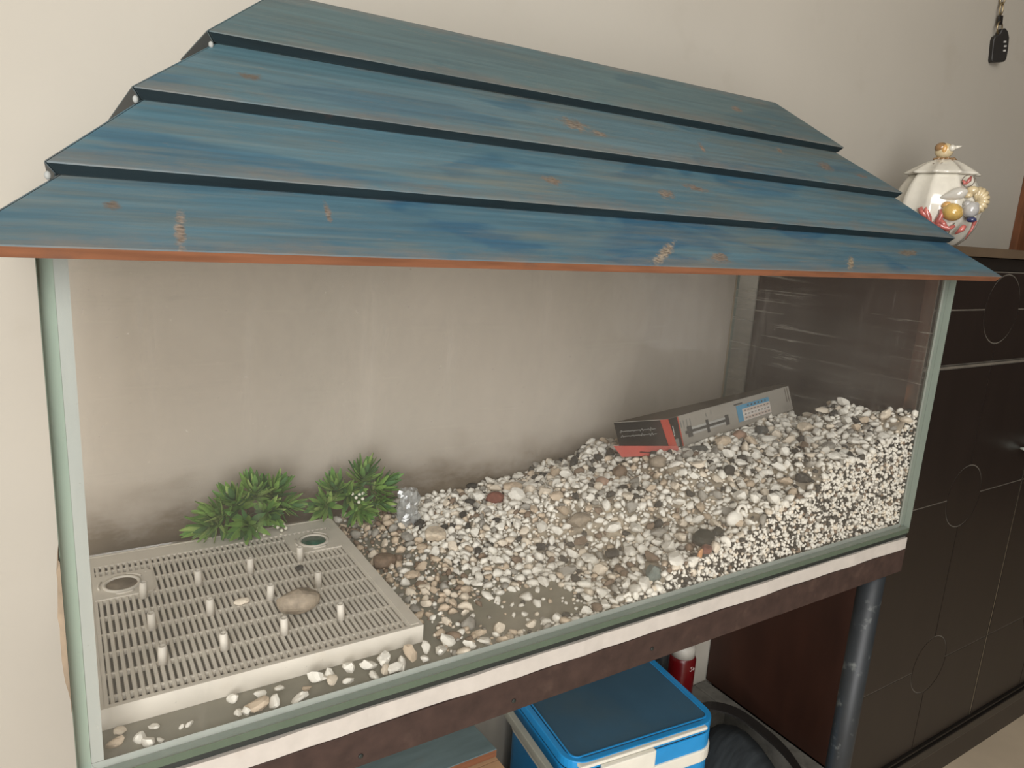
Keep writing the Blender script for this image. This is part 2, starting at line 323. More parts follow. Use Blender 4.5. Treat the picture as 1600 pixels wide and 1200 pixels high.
# ------------------------------------------------------------------ cabinet
XC, YC = 1.357, 0.70
XE = 2.425
cab = thing('sideboard_cabinet', (1.89, 0.89, -1.26), 'dark brown wooden cabinet with carved circles on its doors, beside the tank', 'cabinet')
part(MB().box((XC, YC + 0.022, -1.115), (XC + 0.02, 1.095, -0.003)), 'side_panel', M_CABSIDE, cab)
part(MB().box((XE - 0.02, YC + 0.022, -1.20), (XE, 1.095, -0.003)), 'side_panel', M_CABSIDE, cab)
part(MB().box((XC + 0.021, 1.07, -1.20), (XE - 0.021, 1.09, -0.003)), 'back_panel', M_CABSIDE, cab)
part(MB().box((XC - 0.012, YC - 0.012, -0.0025), (XE + 0.012, 1.096, 0.015)), 'cabinet_top', M_CABTOP, cab, 0.002)
part(MB().box((XC + 0.001, YC + 0.012, -0.028), (XE - 0.001, YC + 0.03, -0.004)), 'frieze', M_CABDARK, cab)
part(MB().box((XC, YC + 0.0, -1.114), (XC + 0.0035, YC + 0.0215, -0.004)), 'front_edge', M_WORN, cab)
part(MB().box((XC + 0.0, YC - 0.012, -1.176), (XE, YC + 0.02, -1.150)).box((XC, YC - 0.006, -1.150), (XE, YC + 0.02, -1.143)), 'base_moulding', M_CABDARK, cab, 0.003)
part(MB().box((XC + 0.0, YC - 0.002, -1.26), (XE, YC + 0.02, -1.177)), 'plinth', M_CAB, cab)
part(MB().box((XC + 0.004, YC - 0.004, -0.2178), (XE - 0.004, YC + 0.012, -0.2135)), 'dividing_strip', M_GROOVE, cab)
part(MB().box((XC + 0.022, YC + 0.03, -1.20), (XE - 0.022, 1.069, -1.18)), 'bottom_board', M_CABSIDE, cab)

def cell(x0, x1, z0, z1, circles, g=0.0014, r=0.07):
    """one raised field between the grooves; a corner lying on a circle's centre is cut back along that circle"""
    pts = []
    for (cx, cz, a0) in ((x0, z0, 0), (x1, z0, 90), (x1, z1, 180), (x0, z1, 270)):
        hit = [c for c in circles if abs(c[0] - cx) < 1e-6 and abs(c[1] - cz) < 1e-6]
        sx = 1 if cx == x0 else -1; sz = 1 if cz == z0 else -1
        if hit:
            rr = r + g
            arc = []
            for k in range(11):
                a = math.radians(90 * k / 10)
                arc.append((cx + sx * max(g, rr * math.cos(a)), cz + sz * max(g, rr * math.sin(a))))
            # walk so that the outline stays counter-clockwise
            arc_ccw = arc if (sx * sz < 0) else arc[::-1]
            pts += arc_ccw
        else: pts.append((cx + sx * g, cz + sz * g))
    return pts
def front(x0, x1, z0, z1, cx, czs, parent, name, r=0.07):
    b = part(MB().box((x0, YC + 0.0012, z0), (x1, YC + 0.020, z1)), name, M_GROOVE, parent)
    xs = [x0 + 0.0005, cx, x1 - 0.0005]; zs = [z0 + 0.0005] + sorted(czs) + [z1 - 0.0005]; circ = [(cx, z) for z in czs]
    for i in range(2):
        for j in range(len(zs) - 1):
            poly = cell(xs[i], xs[i + 1], zs[j], zs[j + 1], circ, r=r)
            part(MB().prism([(px, YC, pz) for px, pz in poly], (0, 0.0014, 0)), 'panel', M_CAB, b)
    for z in czs:
        part(MB().prism([(cx + (r - 0.0014) * math.cos(a * math.pi / 24), YC, z + (r - 0.0014) * math.sin(a * math.pi / 24)) for a in range(48)], (0, 0.0014, 0)), 'disc', M_CAB, b)
    return b
XM = 1.8905
front(XC + 0.006, XM - 0.002, -0.2125, -0.029, 1.622, [-0.104], cab, 'drawer')
front(XM + 0.002, XE - 0.004, -0.2125, -0.029, 2.158, [-0.104], cab, 'drawer')
dL = front(XC + 0.006, XM - 0.0035, -1.142, -0.219, 1.624, [-0.916, -0.508], cab, 'door')
dR = front(XM + 0.0035, XE - 0.004, -1.142, -0.219, 2.158, [-0.916, -0.508], cab, 'door')
part(MB().box((XM - 0.0018, YC + 0.0, -1.142), (XM + 0.0018, YC + 0.018, -0.219)), 'door_strip', M_STEEL, cab)
for d, kx in ((dL, 1.845), (dR, 1.936)):
    part(MB().lathe([(0.003, 0), (0.004, 0.008), (0.010, 0.016), (0.012, 0.020), (0.008, 0.024), (0.001, 0.025)], 16, 0, (kx, YC, -0.425), Matrix.Rotation(math.pi / 2, 3, 'X')), 'knob', M_KNOB, d)

# ------------------------------------------------------------------ stone ledge at the foot of the cabinet
led = MB().box((1.315, 0.60, -1.259), (1.3555, 1.095, -1.117)).box((1.13, 0.990, -1.259), (1.314, 1.095, -1.117))
tag(led.build('stone_ledge', M_LEDGE, None, (1.2, 0.95, -1.259), 0.003), 'low grey mottled stone ledge running along the foot of the cabinet side', 'ledge')

# ------------------------------------------------------------------ stand and foam
st = thing('tank_stand', (0.597, 0.814, -1.26), 'rusty brown steel stand on black pipe legs carrying the tank', 'stand')
def angle_rail(a, b, along, name='rail'):
    x0, y0 = a; x1, y1 = b; m = MB()
    if along == 'xf': m.box((x0, y0, -0.541), (x1, y0 + 0.005, -0.4995)); m.box((x0, y0 + 0.005, -0.5045), (x1, y0 + 0.04, -0.4995))
    if along == 'xb': m.box((x0, y0 - 0.005, -0.541), (x1, y0, -0.4995)); m.box((x0, y0 - 0.04, -0.5045), (x1, y0 - 0.005, -0.4995))
    if along == 'yl': m.box((x0, y0, -0.541), (x0 + 0.005, y1, -0.4995)); m.box((x0 + 0.005, y0, -0.5045), (x0 + 0.04, y1, -0.4995))
    if along == 'yr': m.box((x0 - 0.005, y0, -0.541), (x0, y1, -0.4995)); m.box((x0 - 0.04, y0, -0.5045), (x0 - 0.005, y1, -0.4995))
    return part(m, name, M_RUST, st, 0.0012)
angle_rail((-0.012, 0.592), (1.204, 0), 'xf'); angle_rail((-0.012, 1.04), (1.204, 0), 'xb')
angle_rail((-0.012, 0.598), (0, 1.034), 'yl'); angle_rail((1.204, 0.598), (0, 1.034), 'yr')
for x, y in ((0.02, 0.622), (1.171, 0.622), (0.02, 1.012), (1.088, 1.012)):
    part(MB().lathe([(0.021, -1.259), (0.021, -0.505)], 20, 0, (x, y, 0)), 'leg', M_LEG, st)
for x, z in ((0.2265, -0.5285), (0.4085, -0.527), (0.62, -0.522)):
    part(MB().lathe([(0.0026, 0), (0.0026, 0.0012), (0.0012, 0.0014)], 10, 0, (x, 0.592, z), Matrix.Rotation(math.pi / 2, 3, 'X')), 'hole_disc', M_MATTBLACK, st)  # small dark discs added in place of holes in the rail
fm = MB(); nf = 40
pr = []
for i in range(nf + 1):
    x = -0.008 + i * 1.211 / nf; pr.append((x, 0.593 + random.uniform(-0.0012, 0.0012), random.uniform(-0.0008, 0.0008)))
vs = []; fs = []
for (x, y, dz) in pr: vs += [(x, y, -0.4988), (x, 1.036, -0.4988), (x, 1.036, -0.4782), (x, y, -0.4782 + dz * 0.6)]
for i in range(nf):
    a = i * 4; b = a + 4; fs += [(a, a + 1, b + 1, b), (a + 1, a + 2, b + 2, b + 1), (a + 2, a + 3, b + 3, b + 2), (a + 3, a, b, b + 3)]
fs += [(0, 3, 2, 1), (nf * 4, nf * 4 + 1, nf * 4 + 2, nf * 4 + 3)]
fm.add(vs, fs)
tag(fm.build('foam_sheet', M_FOAM, None, (0.597, 0.814, -0.4988)), 'white foam sheet lying between the stand rail and the glass tank', 'foam sheet')

# ------------------------------------------------------------------ tank
X0, X1, Y0, Y1, ZB, ZT, TH = -0.0131, 1.2069, 0.594, 1.034, -0.4708, -0.021, 0.010
tank = thing('aquarium', (0.597, 0.814, ZB), 'long dusty glass fish tank with green edges under the blue roof', 'aquarium')
TB_ = 0.008
part(MB().box((X0, Y0, ZB), (X1, Y1, ZB + TB_), [0, 0, 1, 1, 1, 1]), 'bottom_pane', [M_GLASS_BOT, M_RIM_B], tank)
zp = ZB + TB_ + 0.0004
part(MB().box((X0, Y0, zp), (X1, Y0 + TH, ZT), [1, 1, 0, 0, 1, 1]), 'front_pane', [M_GLASS_F, M_RIM_R], tank)
part(MB().box((X0, Y1 - TH, zp), (X1, Y1, ZT), [1, 1, 0, 0, 1, 1]), 'back_pane', [M_GLASS_B, M_RIM_R], tank)
part(MB().box((X0, Y0 + TH + 0.0003, zp), (X0 + TH, Y1 - TH - 0.0003, ZT), [1, 1, 1, 1, 0, 0]), 'left_pane', [M_GLASS_L, M_RIM], tank)
part(MB().box((X1 - TH, Y0 + TH + 0.0003, zp), (X1, Y1 - TH - 0.0003, ZT), [1, 1, 1, 1, 0, 0]), 'right_pane', [M_GLASS_S, M_RIM_R], tank)
part(MB().box((X0 + 0.002, Y0 + 0.001, ZB - 0.0062), (X1 - 0.002, Y1 - 0.001, ZB - 0.0002)), 'base_band', M_MATTBLACK, tank)  # thin black band under the bottom pane
def bead(p, q, du, dv, s=0.009, mat=M_SIL):      # triangular silicone fillet along an inner corner
    e_ = (Vector(du) + Vector(dv)) * 0.0003; p = Vector(p) + e_; q = Vector(q) + e_
    if abs(q.z - p.z) > 0.1: p.z += 0.0076
    du = Vector(du) * s; dv = Vector(dv) * s; mid = (du + dv) * 0.36
    return part(MB().add([p, p + du, p + mid, p + dv, q, q + du, q + mid, q + dv], [(0, 3, 2, 1), (4, 5, 6, 7), (0, 1, 5, 4), (1, 2, 6, 5), (2, 3, 7, 6), (3, 0, 4, 7)]), 'silicone_bead', mat, tank)
xi0, xi1, yi0, yi1, zi = X0 + TH, X1 - TH, Y0 + TH, Y1 - TH, ZB + TB_
bead((xi0, yi0, zi), (xi1, yi0, zi), (0, 1, 0), (0, 0, 1), 0.007); bead((xi0, yi1, zi), (xi1, yi1, zi), (0, -1, 0), (0, 0, 1), 0.005, M_SILD)
bead((xi0, yi0, zi), (xi0, yi1, zi), (1, 0, 0), (0, 0, 1), 0.006); bead((xi1, yi0, zi), (xi1, yi1, zi), (-1, 0, 0), (0, 0, 1), 0.005, M_SILD)
bead((xi0, yi0, zi), (xi0, yi0, ZT), (1, 0, 0), (0, 1, 0), 0.009, M_SILW); bead((xi1, yi0, zi), (xi1, yi0, ZT), (-1, 0, 0), (0, 1, 0), 0.006)
bead((xi0, yi1, zi), (xi0, yi1, ZT), (1, 0, 0), (0, -1, 0), 0.003, M_SILD); bead((xi1, yi1, zi), (xi1, yi1, ZT), (-1, 0, 0), (0, -1, 0), 0.0025, M_SILD)
tp = []
for i in range(15):
    z = -0.268 - i * 0.0094; wv = 0.0042 * math.sin(math.pi * min(1, (i + 0.6) / 13.5)) ** 0.5 + random.uniform(-0.0006, 0.0006); tp.append((z, max(0.0006, wv)))
vs = []; fs = []
for z, wv in tp: vs += [(X0 - 0.0001, 0.597, z), (X0 - wv, 0.600, z), (X0 - wv * 0.8, 0.632, z), (X0 - 0.0001, 0.636, z)]
for i in range(14): fs += [(i * 4 + k, i * 4 + (k + 1) % 4, i * 4 + 4 + (k + 1) % 4, i * 4 + 4 + k) for k in range(4)]
part(MB().add(vs, fs), 'brown_tape', M_TAPE, tank)['label'] = 'lumpy brown tape'

# ------------------------------------------------------------------ roof of overlapping boards
roof = thing('aquarium_roof', (0.597, 0.814, ZT), 'weathered blue wooden hipped roof of overlapping boards set over the tank', 'roof')
EX0, EX1, EY0, EY1 = -0.0577, 1.2515, 0.549, 1.079
KS = [0.0, 0.0537, 0.115, 0.183, 0.264]; ZS = [-0.030, 0.0245, 0.089, 0.154, 0.2195]; TB = 0.0105
RB = (0.597, 0.814, ZT)
def loc(p): return (p[0] - RB[0], p[1] - RB[1], p[2] - RB[2])
blu = lambda r, g, b: lin(r, g, b)
SCAR_BY = [
    [(0.0755, 0.566, 0, 0.0035, 0.020, 0.15, lin(142, 126, 110)), (0.035, 0.585, 0, 0.006, 0.004, 0, lin(101, 90, 79)), (0.545, 0.566, 0, 0.034, 0.005, -0.5, lin(157, 143, 123)), (0.625, 0.562, 0, 0.020, 0.007, -0.2, lin(124, 108, 93)), (0.87, 0.562, 0, 0.022, 0.004, -0.55, lin(158, 142, 115)), (1.04, 0.585, 0, 0.03, 0.006, -0.1, lin(119, 110, 95)), (0.19, 0.592, 0, 0.003, 0.012, 0.1, lin(128, 117, 106))],
    [(0.60, 0.63, 0, 0.014, 0.007, -0.2, lin(126, 113, 99)), (0.66, 0.645, 0, 0.02, 0.005, 0.1, lin(118, 105, 94)), (0.44, 0.633, 0, 0.012, 0.006, 0.0, lin(124, 108, 92))],
    [(0.515, 0.705, 0, 0.020, 0.012, 0.1, lin(127, 116, 102)), (0.545, 0.695, 0, 0.012, 0.006, 0.1, lin(127, 116, 102)), (0.72, 0.70, 0, 0.004, 0.01, 0.4, lin(140, 118, 102)), (0.98, 0.70, 0, 0.02, 0.010, -0.2, lin(115, 105, 95)), (0.90, 0.722, 0, 0.006, 0.008, 0.3, lin(135, 122, 107)), (0.155, 0.70, 0, 0.010, 0.005, 0, lin(93, 86, 76)), (1.06, 0.69, 0, 0.016, 0.004, 0, lin(124, 102, 95))],
    [(0.86, 0.775, 0, 0.012, 0.006, -0.3, lin(124, 107, 94))]]
BASES = [(blu(63, 96, 111), blu(80, 110, 121), blu(42, 83, 108), blu(102, 107, 100)), (blu(69, 102, 114), blu(85, 113, 122), blu(52, 90, 109), blu(102, 106, 98)),
         (blu(73, 103, 112), blu(89, 113, 120), blu(59, 92, 107), blu(99, 103, 95)), (blu(74, 97, 101), blu(83, 105, 106), blu(63, 90, 97), blu(94, 100, 94))]
def slat(i, side):
    k0, k1 = KS[i], KS[i + 1]; z0 = ZS[i]
    if i < 3: m = (ZS[i + 1] - 0.0140 - z0) / (k1 - k0); kt = k1 + 0.014
    else: m = (ZS[4] - z0) / (k1 - k0); kt = k1 - 0.0006
    th = math.atan(m); dk, dz = TB * math.sin(th), -TB * math.cos(th)
    kk = [(k0, z0), (kt, z0 + m * (kt - k0)), (kt + (dk if i < 3 else 0.0), z0 + m * (kt - k0) + (dz if i < 3 else -TB / math.cos(th))), (k0 + dk, z0 + dz)]
    g = 0.0008; P = []
    for sgn in (0, 1):
        for k, z in kk:
            if side == 'f': P.append(((EX0 + k + g) if sgn == 0 else (EX1 - k - g), EY0 + k, z))
            if side == 'b': P.append(((EX0 + k + g) if sgn == 0 else (EX1 - k - g), EY1 - k, z))
            if side == 'l': P.append((EX0 + k, (EY0 + k + g) if sgn == 0 else (EY1 - k - g), z))
            if side == 'r': P.append((EX1 - k, (EY0 + k + g) if sgn == 0 else (EY1 - k - g), z))
    mb = MB().add(P, [(0, 4, 5, 1), (1, 5, 6, 2), (2, 6, 7, 3), (3, 7, 4, 0), (0, 1, 2, 3), (4, 7, 6, 5)], [0, 1, 1, 2 if i == 0 else 1, 1, 1])
    if side in 'fb': scars = [(x - RB[0], y - RB[1], 0, rx, ry, a, c) for x, y, z, rx, ry, a, c in (SCAR_BY[i] if side == 'f' else [])]; 
    else: scars = []
    key = ('roof_paint_%d' % i) + ('' if side == 'f' else '_plain')
    mt = bpy.data.materials.get(key) or paint_mat(key, *BASES[i], scars, 1.7 + i * 3.1)
    return part(mb, 'slat', [mt, M_EDGE, M_RAW], roof, 0.0008, 1)
for i in range(4):
    for s_ in 'fblr': slat(i, s_)
for q_ in ((.0600, .6655, .0800), (-.0020, .6060, .0155), (.1290, .7340, .1430)):
    part(MB().blob(q_, (.0022, .0018, .0030), n=6), 'putty', M_PUTTY, roof)
for a, b in (((X0, Y0 + 0.002, ZT + 0.0003), (X1, Y0 + 0.022, ZT + 0.011)), ((X0, Y1 - 0.022, ZT + 0.0003), (X1, Y1 - 0.002, ZT + 0.011)), ((X0 + 0.002, Y0 + 0.0225, ZT + 0.0003), (X0 + 0.022, Y1 - 0.0225, ZT + 0.011)), ((X1 - 0.022, Y0 + 0.0225, ZT + 0.0003), (X1 - 0.002, Y1 - 0.0225, ZT + 0.011))):
    part(MB().box(a, b), 'batten', M_BATTEN, roof)

# ------------------------------------------------------------------ filter plate in the tank
TX0, TX1, TY0, TY1, TZ, TZB = 0.0065, 0.3215, 0.6535, 0.9815, -0.441, ZB + TB_ + 0.0004
tr_ = thing('filter_plate', (0.164, 0.8175, TZB), 'dusty white slotted plastic filter plate with upright pegs on the tank floor', 'filter plate')
BX0, BX1, BY0, BY1 = TX0 + 0.007, TX1 - 0.017, TY0 + 0.006, TY1 - 0.032
fr = MB()
fr.box((TX0, TY0, TZB), (TX1, TY0 + 0.003, TZ)).box((TX0, TY1 - 0.003, TZB), (TX1, TY1, TZ)).box((TX0, TY0 + 0.003, TZB), (TX0 + 0.003, TY1 - 0.003, TZ)).box((TX1 - 0.003, TY0 + 0.003, TZB), (TX1, TY1 - 0.003, TZ))
fr.box((TX0 + 0.003, TY0 + 0.003, TZ - 0.004), (TX1 - 0.003, BY0, TZ - 0.0005)).box((TX0 + 0.003, BY1, TZ - 0.004), (TX1 - 0.003, TY1 - 0.003, TZ - 0.0005))
fr.box((TX0 + 0.003, BY0, TZ - 0.004), (BX0, BY1, TZ - 0.0005)).box((BX1, BY0, TZ - 0.004), (TX1 - 0.003, BY1, TZ - 0.0005))
fr.box((BX1 + 0.004, BY0, TZ - 0.0005), (TX1 - 0.003, BY1, TZ + 0.0002))
part(fr, 'frame', M_TRAY, tr_)
NR = 45; pitch = (BX1 - BX0) / NR
rib0 = None
for i in range(NR):
    x = BX0 + (i + 0.5) * pitch
    if rib0 is None:
        hw = pitch * 0.31; ym = (BY0 + BY1) / 2; b = base_of(tr_)
        m = MB(); prof = [(-hw, -0.0065), (-hw, -0.0022), (-hw * 0.6, -0.0007), (hw * 0.6, -0.0007), (hw, -0.0022), (hw, -0.0065)]
        m.add([(px, BY0, TZ + pz) for px, pz in prof] + [(px, BY1, TZ + pz) for px, pz in prof], [tuple(range(6)), tuple(range(6, 12))[::-1]] + [(k, (k + 1) % 6, 6 + (k + 1) % 6, 6 + k) for k in range(6)])
        rib0 = m.build('rib', M_TRAY, tr_, (b[0], b[1], b[2])); rib0.location = (x, 0, 0); 
    else:
        c = copy_part(rib0, tr_); c.location = (x, 0, 0)
rows = [BY0 + 0.013 + j * 0.0375 for j in range(8)]
cb0 = part(MB().box((BX0, -0.0013, TZ - 0.0066), (BX1, 0.0013, TZ - 0.0012)), 'cross_bar', M_TRAY, tr_)
for j, y in enumerate(rows):
    c = cb0 if j == 0 else copy_part(cb0, tr_); c.location = (0, y, 0)
pegm = None
for (x, y) in ((.0587, .848), (.1185, .852), (.1795, .8577), (.2434, .8644), (.0605, .774), (.1191, .7775), (.1850, .7813), (.2434, .7875), (.0624, .704), (.1200, .702), (.1810, .703), (.2441, .705)):
    if pegm is None:
        b = base_of(tr_)
        pm = MB().lathe([(0.0045, 0), (0.0040, 0.019), (0.0026, 0.0195), (0.0026, 0.012)], 14, 0, (0, 0, 0)); pegm = pm.build('peg', M_TRAY, tr_); c = pegm
    else: c = copy_part(pegm, tr_)
    c.location = (x - b[0], y - b[1], TZ - 0.0005 - b[2]); c.rotation_euler = (random.uniform(-.04, .04), random.uniform(-.04, .04), random.uniform(0, 6))
for cx, cy, plug in ((0.2755, 0.9125, 1), (0.040, 0.890, 0)):
    hx, hy = 0.034, 0.030; ring = [(cx + 0.0205 * math.cos(a), cy + 0.0205 * math.sin(a)) for a in [k * math.pi / 16 for k in range(32)]]
    out = []
    for a in [k * math.pi / 16 for k in range(32)]:
        ca, sa = math.cos(a), math.sin(a); s = min(hx / max(1e-6, abs(ca)), hy / max(1e-6, abs(sa))); out.append((max(BX0 - 0.002, cx + ca * s), cy + sa * s))
    n = 32; vs = [(x, y, TZ + 0.0004) for x, y in out] + [(x, y, TZ + 0.0004) for x, y in ring] + [(x, y, TZ - 0.006) for x, y in ring] + [(x, y, TZ - 0.006) for x, y in out]
    fs = [(k, (k + 1) % n, n + (k + 1) % n, n + k) for k in range(n)] + [(n + k, n + (k + 1) % n, 2 * n + (k + 1) % n, 2 * n + k) for k in range(n)] + [(3 * n + k, 3 * n + (k + 1) % n, (k + 1) % n, k) for k in range(n)]
    so = part(MB().add(vs, fs), 'socket', M_TRAY, tr_)
    part(MB().lathe([(0.0205, -0.007), (0.0205, 0.0022), (0.0178, 0.0024), (0.0165, 0.0010), (0.0165, -0.007)], 32, 0, (cx, cy, TZ), cap=False), 'collar', M_TRAY, so)
    for a0 in (0.5, 2.6, 4.4):
        part(MB().tube([(cx + 0.0245 * math.cos(a0 + k * 0.16), cy + 0.0245 * math.sin(a0 + k * 0.16), TZ + 0.0012) for k in range(6)], 0.0012, 6), 'clip', M_TRAY, so)
    part(MB().lathe([(0.0164, -0.0006), (0.0164, 0.0006)], 28, 0, (cx, cy, TZ)), 'plug' if plug else 'hole_floor', M_GREENPLUG if plug else M_DIRT, so)

# ------------------------------------------------------------------ stones: shapes
def chip_mesh(name, seed, sub=1, flat=(1, 1, 1), planes=10, dmin=0.5, mat=None, dmax=0.95):
    r = np.random.default_rng(seed); bm = bmesh.new(); bmesh.ops.create_icosphere(bm, subdivisions=sub, radius=1.0)
    N = r.normal(size=(planes, 3)); N /= np.linalg.norm(N, axis=1)[:, None]; D = r.uniform(dmin, dmax, planes)
    for v in bm.verts:
        d = np.array(v.co); q = N @ d; k = np.min(np.where(q > 1e-3, D / np.maximum(q, 1e-3), 9)); k = min(1.0, k)
        v.co = Vector(d * k * np.array(flat))
    me = bpy.data.meshes.new(name); bm.to_mesh(me); bm.free()
    if mat: me.materials.append(mat)
    return me
CPTS = [(1.134, .606, -.303), (1.196, .606, -.262), (1.034, .606, -.323), (.89, .606, -.373), (.773, .606, -.411), (.688, .606, -.424), (.623, .606, -.451), (.55, .606, -.463), (.40, .606, -.465),
        (1.196, .728, -.279), (1.196, .83, -.325), (1.196, .93, -.355), (1.196, 1.02, -.385), (1.05, 1.02, -.385), (.877, 1.02, -.40), (.765, 1.02, -.423), (.64, 1.02, -.44), (.54, 1.02, -.449), (.445, 1.02, -.455), (.36, 1.02, -.462),
        (.36, .85, -.464), (.36, .7, -.465), (.5, .64, -.467), (.56, .70, -.462), (.85, .80, -.352), (1.0, .82, -.340), (1.15, .82, -.322), (.817, .95, -.378), (.75, .82, -.395)]
CA = np.array(CPTS)
def HH(x, y):
    x = np.atleast_1d(x); y = np.atleast_1d(y)
    d = (x[:, None] - CA[None, :, 0]) ** 2 + (y[:, None] - CA[None, :, 1]) ** 2 + 1e-4; W = 1 / d ** 2
    return (W * CA[None, :, 2]).sum(1) / W.sum(1)
def H(x, y): return max(float(HH(x, y)[0]), zi)
RT = np.array(Rm)
def in_zone(x, y):          # where loose gravel lies
    if TX0 - 0.01 < x < TX1 + 0.008 and TY0 - 0.006 < y < TY1 + 0.006: return False
    return True

# ------------------------------------------------------------------ named stones
def stone(name, x, y, z, r, col, label, seed, rot=0.0, cat='stone', sub=3, planes=9, dmin=0.55, tilt=(0, 0)):
    me = chip_mesh(name, seed, sub, r, planes, dmin, STONE[col]); o = bpy.data.objects.new(name, me); COL.objects.link(o)
    o.location = (x, y, z + Z0); o.rotation_euler = (tilt[0], tilt[1], rot); tag(o, label, cat); return o
def on(x, y, dz=0.0): return H(x, y) + dz
NAMED = [
    ('flat_stone', .4478, .8816, .010, (.022, .017, .013), 'pale', 'large pale angular stone lying apart right of the filter plate', 3, 0.6, .48, (0.35, 0.1)),
    ('stone', .352, .845, .008, (.018, .016, .011), 'brown', 'dull brown rounded stone close beside the right edge of the filter plate', 4, 0.2, .7, (0, 0)),
    ('stone', .583, .9384, .010, (.017, .014, .011), 'redbrown', 'reddish brown round stone at the foot of the heap by the back glass', 5, 0.1, .75, (0, 0)),
    ('stone', .632, .962, .010, (.020, .014, .010), 'beige', 'flat greyish beige stone on the rear slope above the reddish one', 6, 0.3, .6, (0.2, 0)),
    ('stone', .637, .782, .012, (.020, .015, .013), 'mottled', 'grey mottled stone half sunk in the middle of the slope', 7, -0.2, .6, (0, 0)),
    ('stone', .6467, .6277, .010, (.013, .012, .015), 'green', 'blue-grey stone pressed close to the front glass', 8, 0.5, .65, (0, 0)),
    ('mossy_stone', .7402, .6335, .008, (.019, .016, .013), 'black', 'blackish mossy lump on the front slope near the glass', 9, 0.3, .55, (0, 0)),
    ('slate_chip', .7685, .634, .009, (.014, .007, .008), 'black', 'black oblong slate chip right of the mossy lump', 10, 0.6, .5, (0.4, 0.2)),
    ('stone', .7157, .8309, .009, (.013, .010, .008), 'pink', 'small pinkish oval stone lying left of the brown one', 11, 0.2, .78, (0, 0)),
    ('stone', .7681, .8487, .010, (.014, .013, .013), 'brown', 'brown egg-shaped stone below the black end of the carton', 12, 0.9, .75, (0, 0)),
    ('rough_stone', .8067, .800, .008, (.018, .014, .011), 'mottled', 'rough speckled brown stone just under the red flap', 13, 0.1, .7, (0, 0)),
    ('slate_chip', .9012, .806, .006, (.022, .014, .010), 'slate', 'dark slate piece tucked beneath the grey carton', 14, 0.2, .5, (0, 0.1)),
    ('stone', .9485, .797, .008, (.020, .013, .010), 'beige', 'beige oval stone under the middle of the grey carton', 15, 0.1, .72, (0, 0)),
    ('stone', .9925, .800, .010, (.015, .011, .010), 'pink', 'rosy round stone between the beige and the dark grey one', 16, 0.3, .75, (0, 0)),
    ('stone', 1.0503, .800, .009, (.017, .014, .012), 'slate', 'dark grey angular stone below the printed table of the carton', 17, 0.7, .55, (0, 0)),
    ('terracotta_chip', .7119, .612, .008, (.005, .004, .010), 'orange', 'small bright orange chip against the front glass', 18, 0.3, .5, (0, 0.3)),
    ('stone', .7265, .614, .008, (.010, .008, .008), 'redbrown', 'red-brown stone beside the orange chip at the front glass', 19, 0.2, .6, (0, 0)),
    ('stone', .6395, .7077, .008, (.016, .011, .008), 'dark', 'dark brown stone on the lower slope left of the blue-grey one', 20, 0.2, .55, (0, 0)),
    ('stone', .88, .72, .008, (.014, .011, .009), 'dark', 'dark brown stone in the white chips of the middle heap', 21, 0.4, .55, (0, 0)),
    ('stone', 1.04, .66, .008, (.016, .010, .008), 'grey', 'flat grey stone near the top of the heap by the front glass', 22, 0.2, .55, (0, 0)),
    ('stone', 1.08, .735, .010, (.018, .013, .010), 'pale', 'large pale cream stone high on the right part of the heap', 23, 0.2, .6, (0, 0)),
]
BIG = []
for nm, x, y, dz, r, col, lab, sd, rot, dm, tl in NAMED:
    stone(nm, x, y, on(x, y, dz * 0.7), r, col, lab, sd, rot, 'stone', 3, 9, dm, tl); BIG.append((x, y, max(r[0], r[1]) * 0.8))
stone('stone', .2065, .742, TZ + .0135, (.025, .017, .0145), 'mottled', 'brown river stone resting on top of the filter plate', 31, -0.05, 'stone', 3, 8, .66, (0.05, 0))
stone('pebble', .1553, .787, TZ + .0022, (.010, .006, .003), 'cream', 'thin pale flat pebble lying on the filter plate left of the river stone', 32, 0.1, 'stone', 2, 8, .7)
stone('slate_chip', .2354, .8388, TZ + .0026, (.006, .005, .0035), 'dark', 'tiny dark chip lying on the filter plate near the green socket', 33, 0.4, 'stone', 2, 8, .6)
# broken shell: a curved ring fragment
sh = MB().tube([(.8225 + .010 * math.cos(a), .640 + .004 * math.sin(a) * 0.5, -.386 + .010 * math.sin(a)) for a in [k * 5.2 / 12 - 0.6 for k in range(13)]], [.002 + .0016 * (k / 12) for k in range(13)], 8)
sh.blob((.8105, .642, -.3945), (.016, .008, .012))
tag(sh.build('shell_fragment', STONE['white'], None, (.8211, .642, -.4)), 'white broken shell with a round opening on the front slope', 'shell')

# ------------------------------------------------------------------ gravel: single chips first, the fine rest as one mass
VAR = [chip_mesh('pebble', 100 + i, 2, (1, random.uniform(.65, .95), random.uniform(.55, .85)), 11, 0.42, STONE['white'], 0.75) for i in range(24)]
def ok(x, y, r, pts, f=0.82):
    for (a, b, q) in pts:
        if (a - x) ** 2 + (b - y) ** 2 < ((r + q) * f) ** 2: return False
    return True
CW = ['white'] * 60 + ['cream'] * 16 + ['beige'] * 8 + ['grey'] * 7 + ['dark'] * 5 + ['brown'] * 4
ADJ = dict(white='white', cream='cream', beige='beige', grey='grey', dark='dark', brown='brown')
placed = list(BIG); SING = []
def under_box(x, y): return (0.70 < x < 0.86 and 0.785 < y < 0.90) or (0.84 < x < 1.195 and 0.802 < y < 0.89)
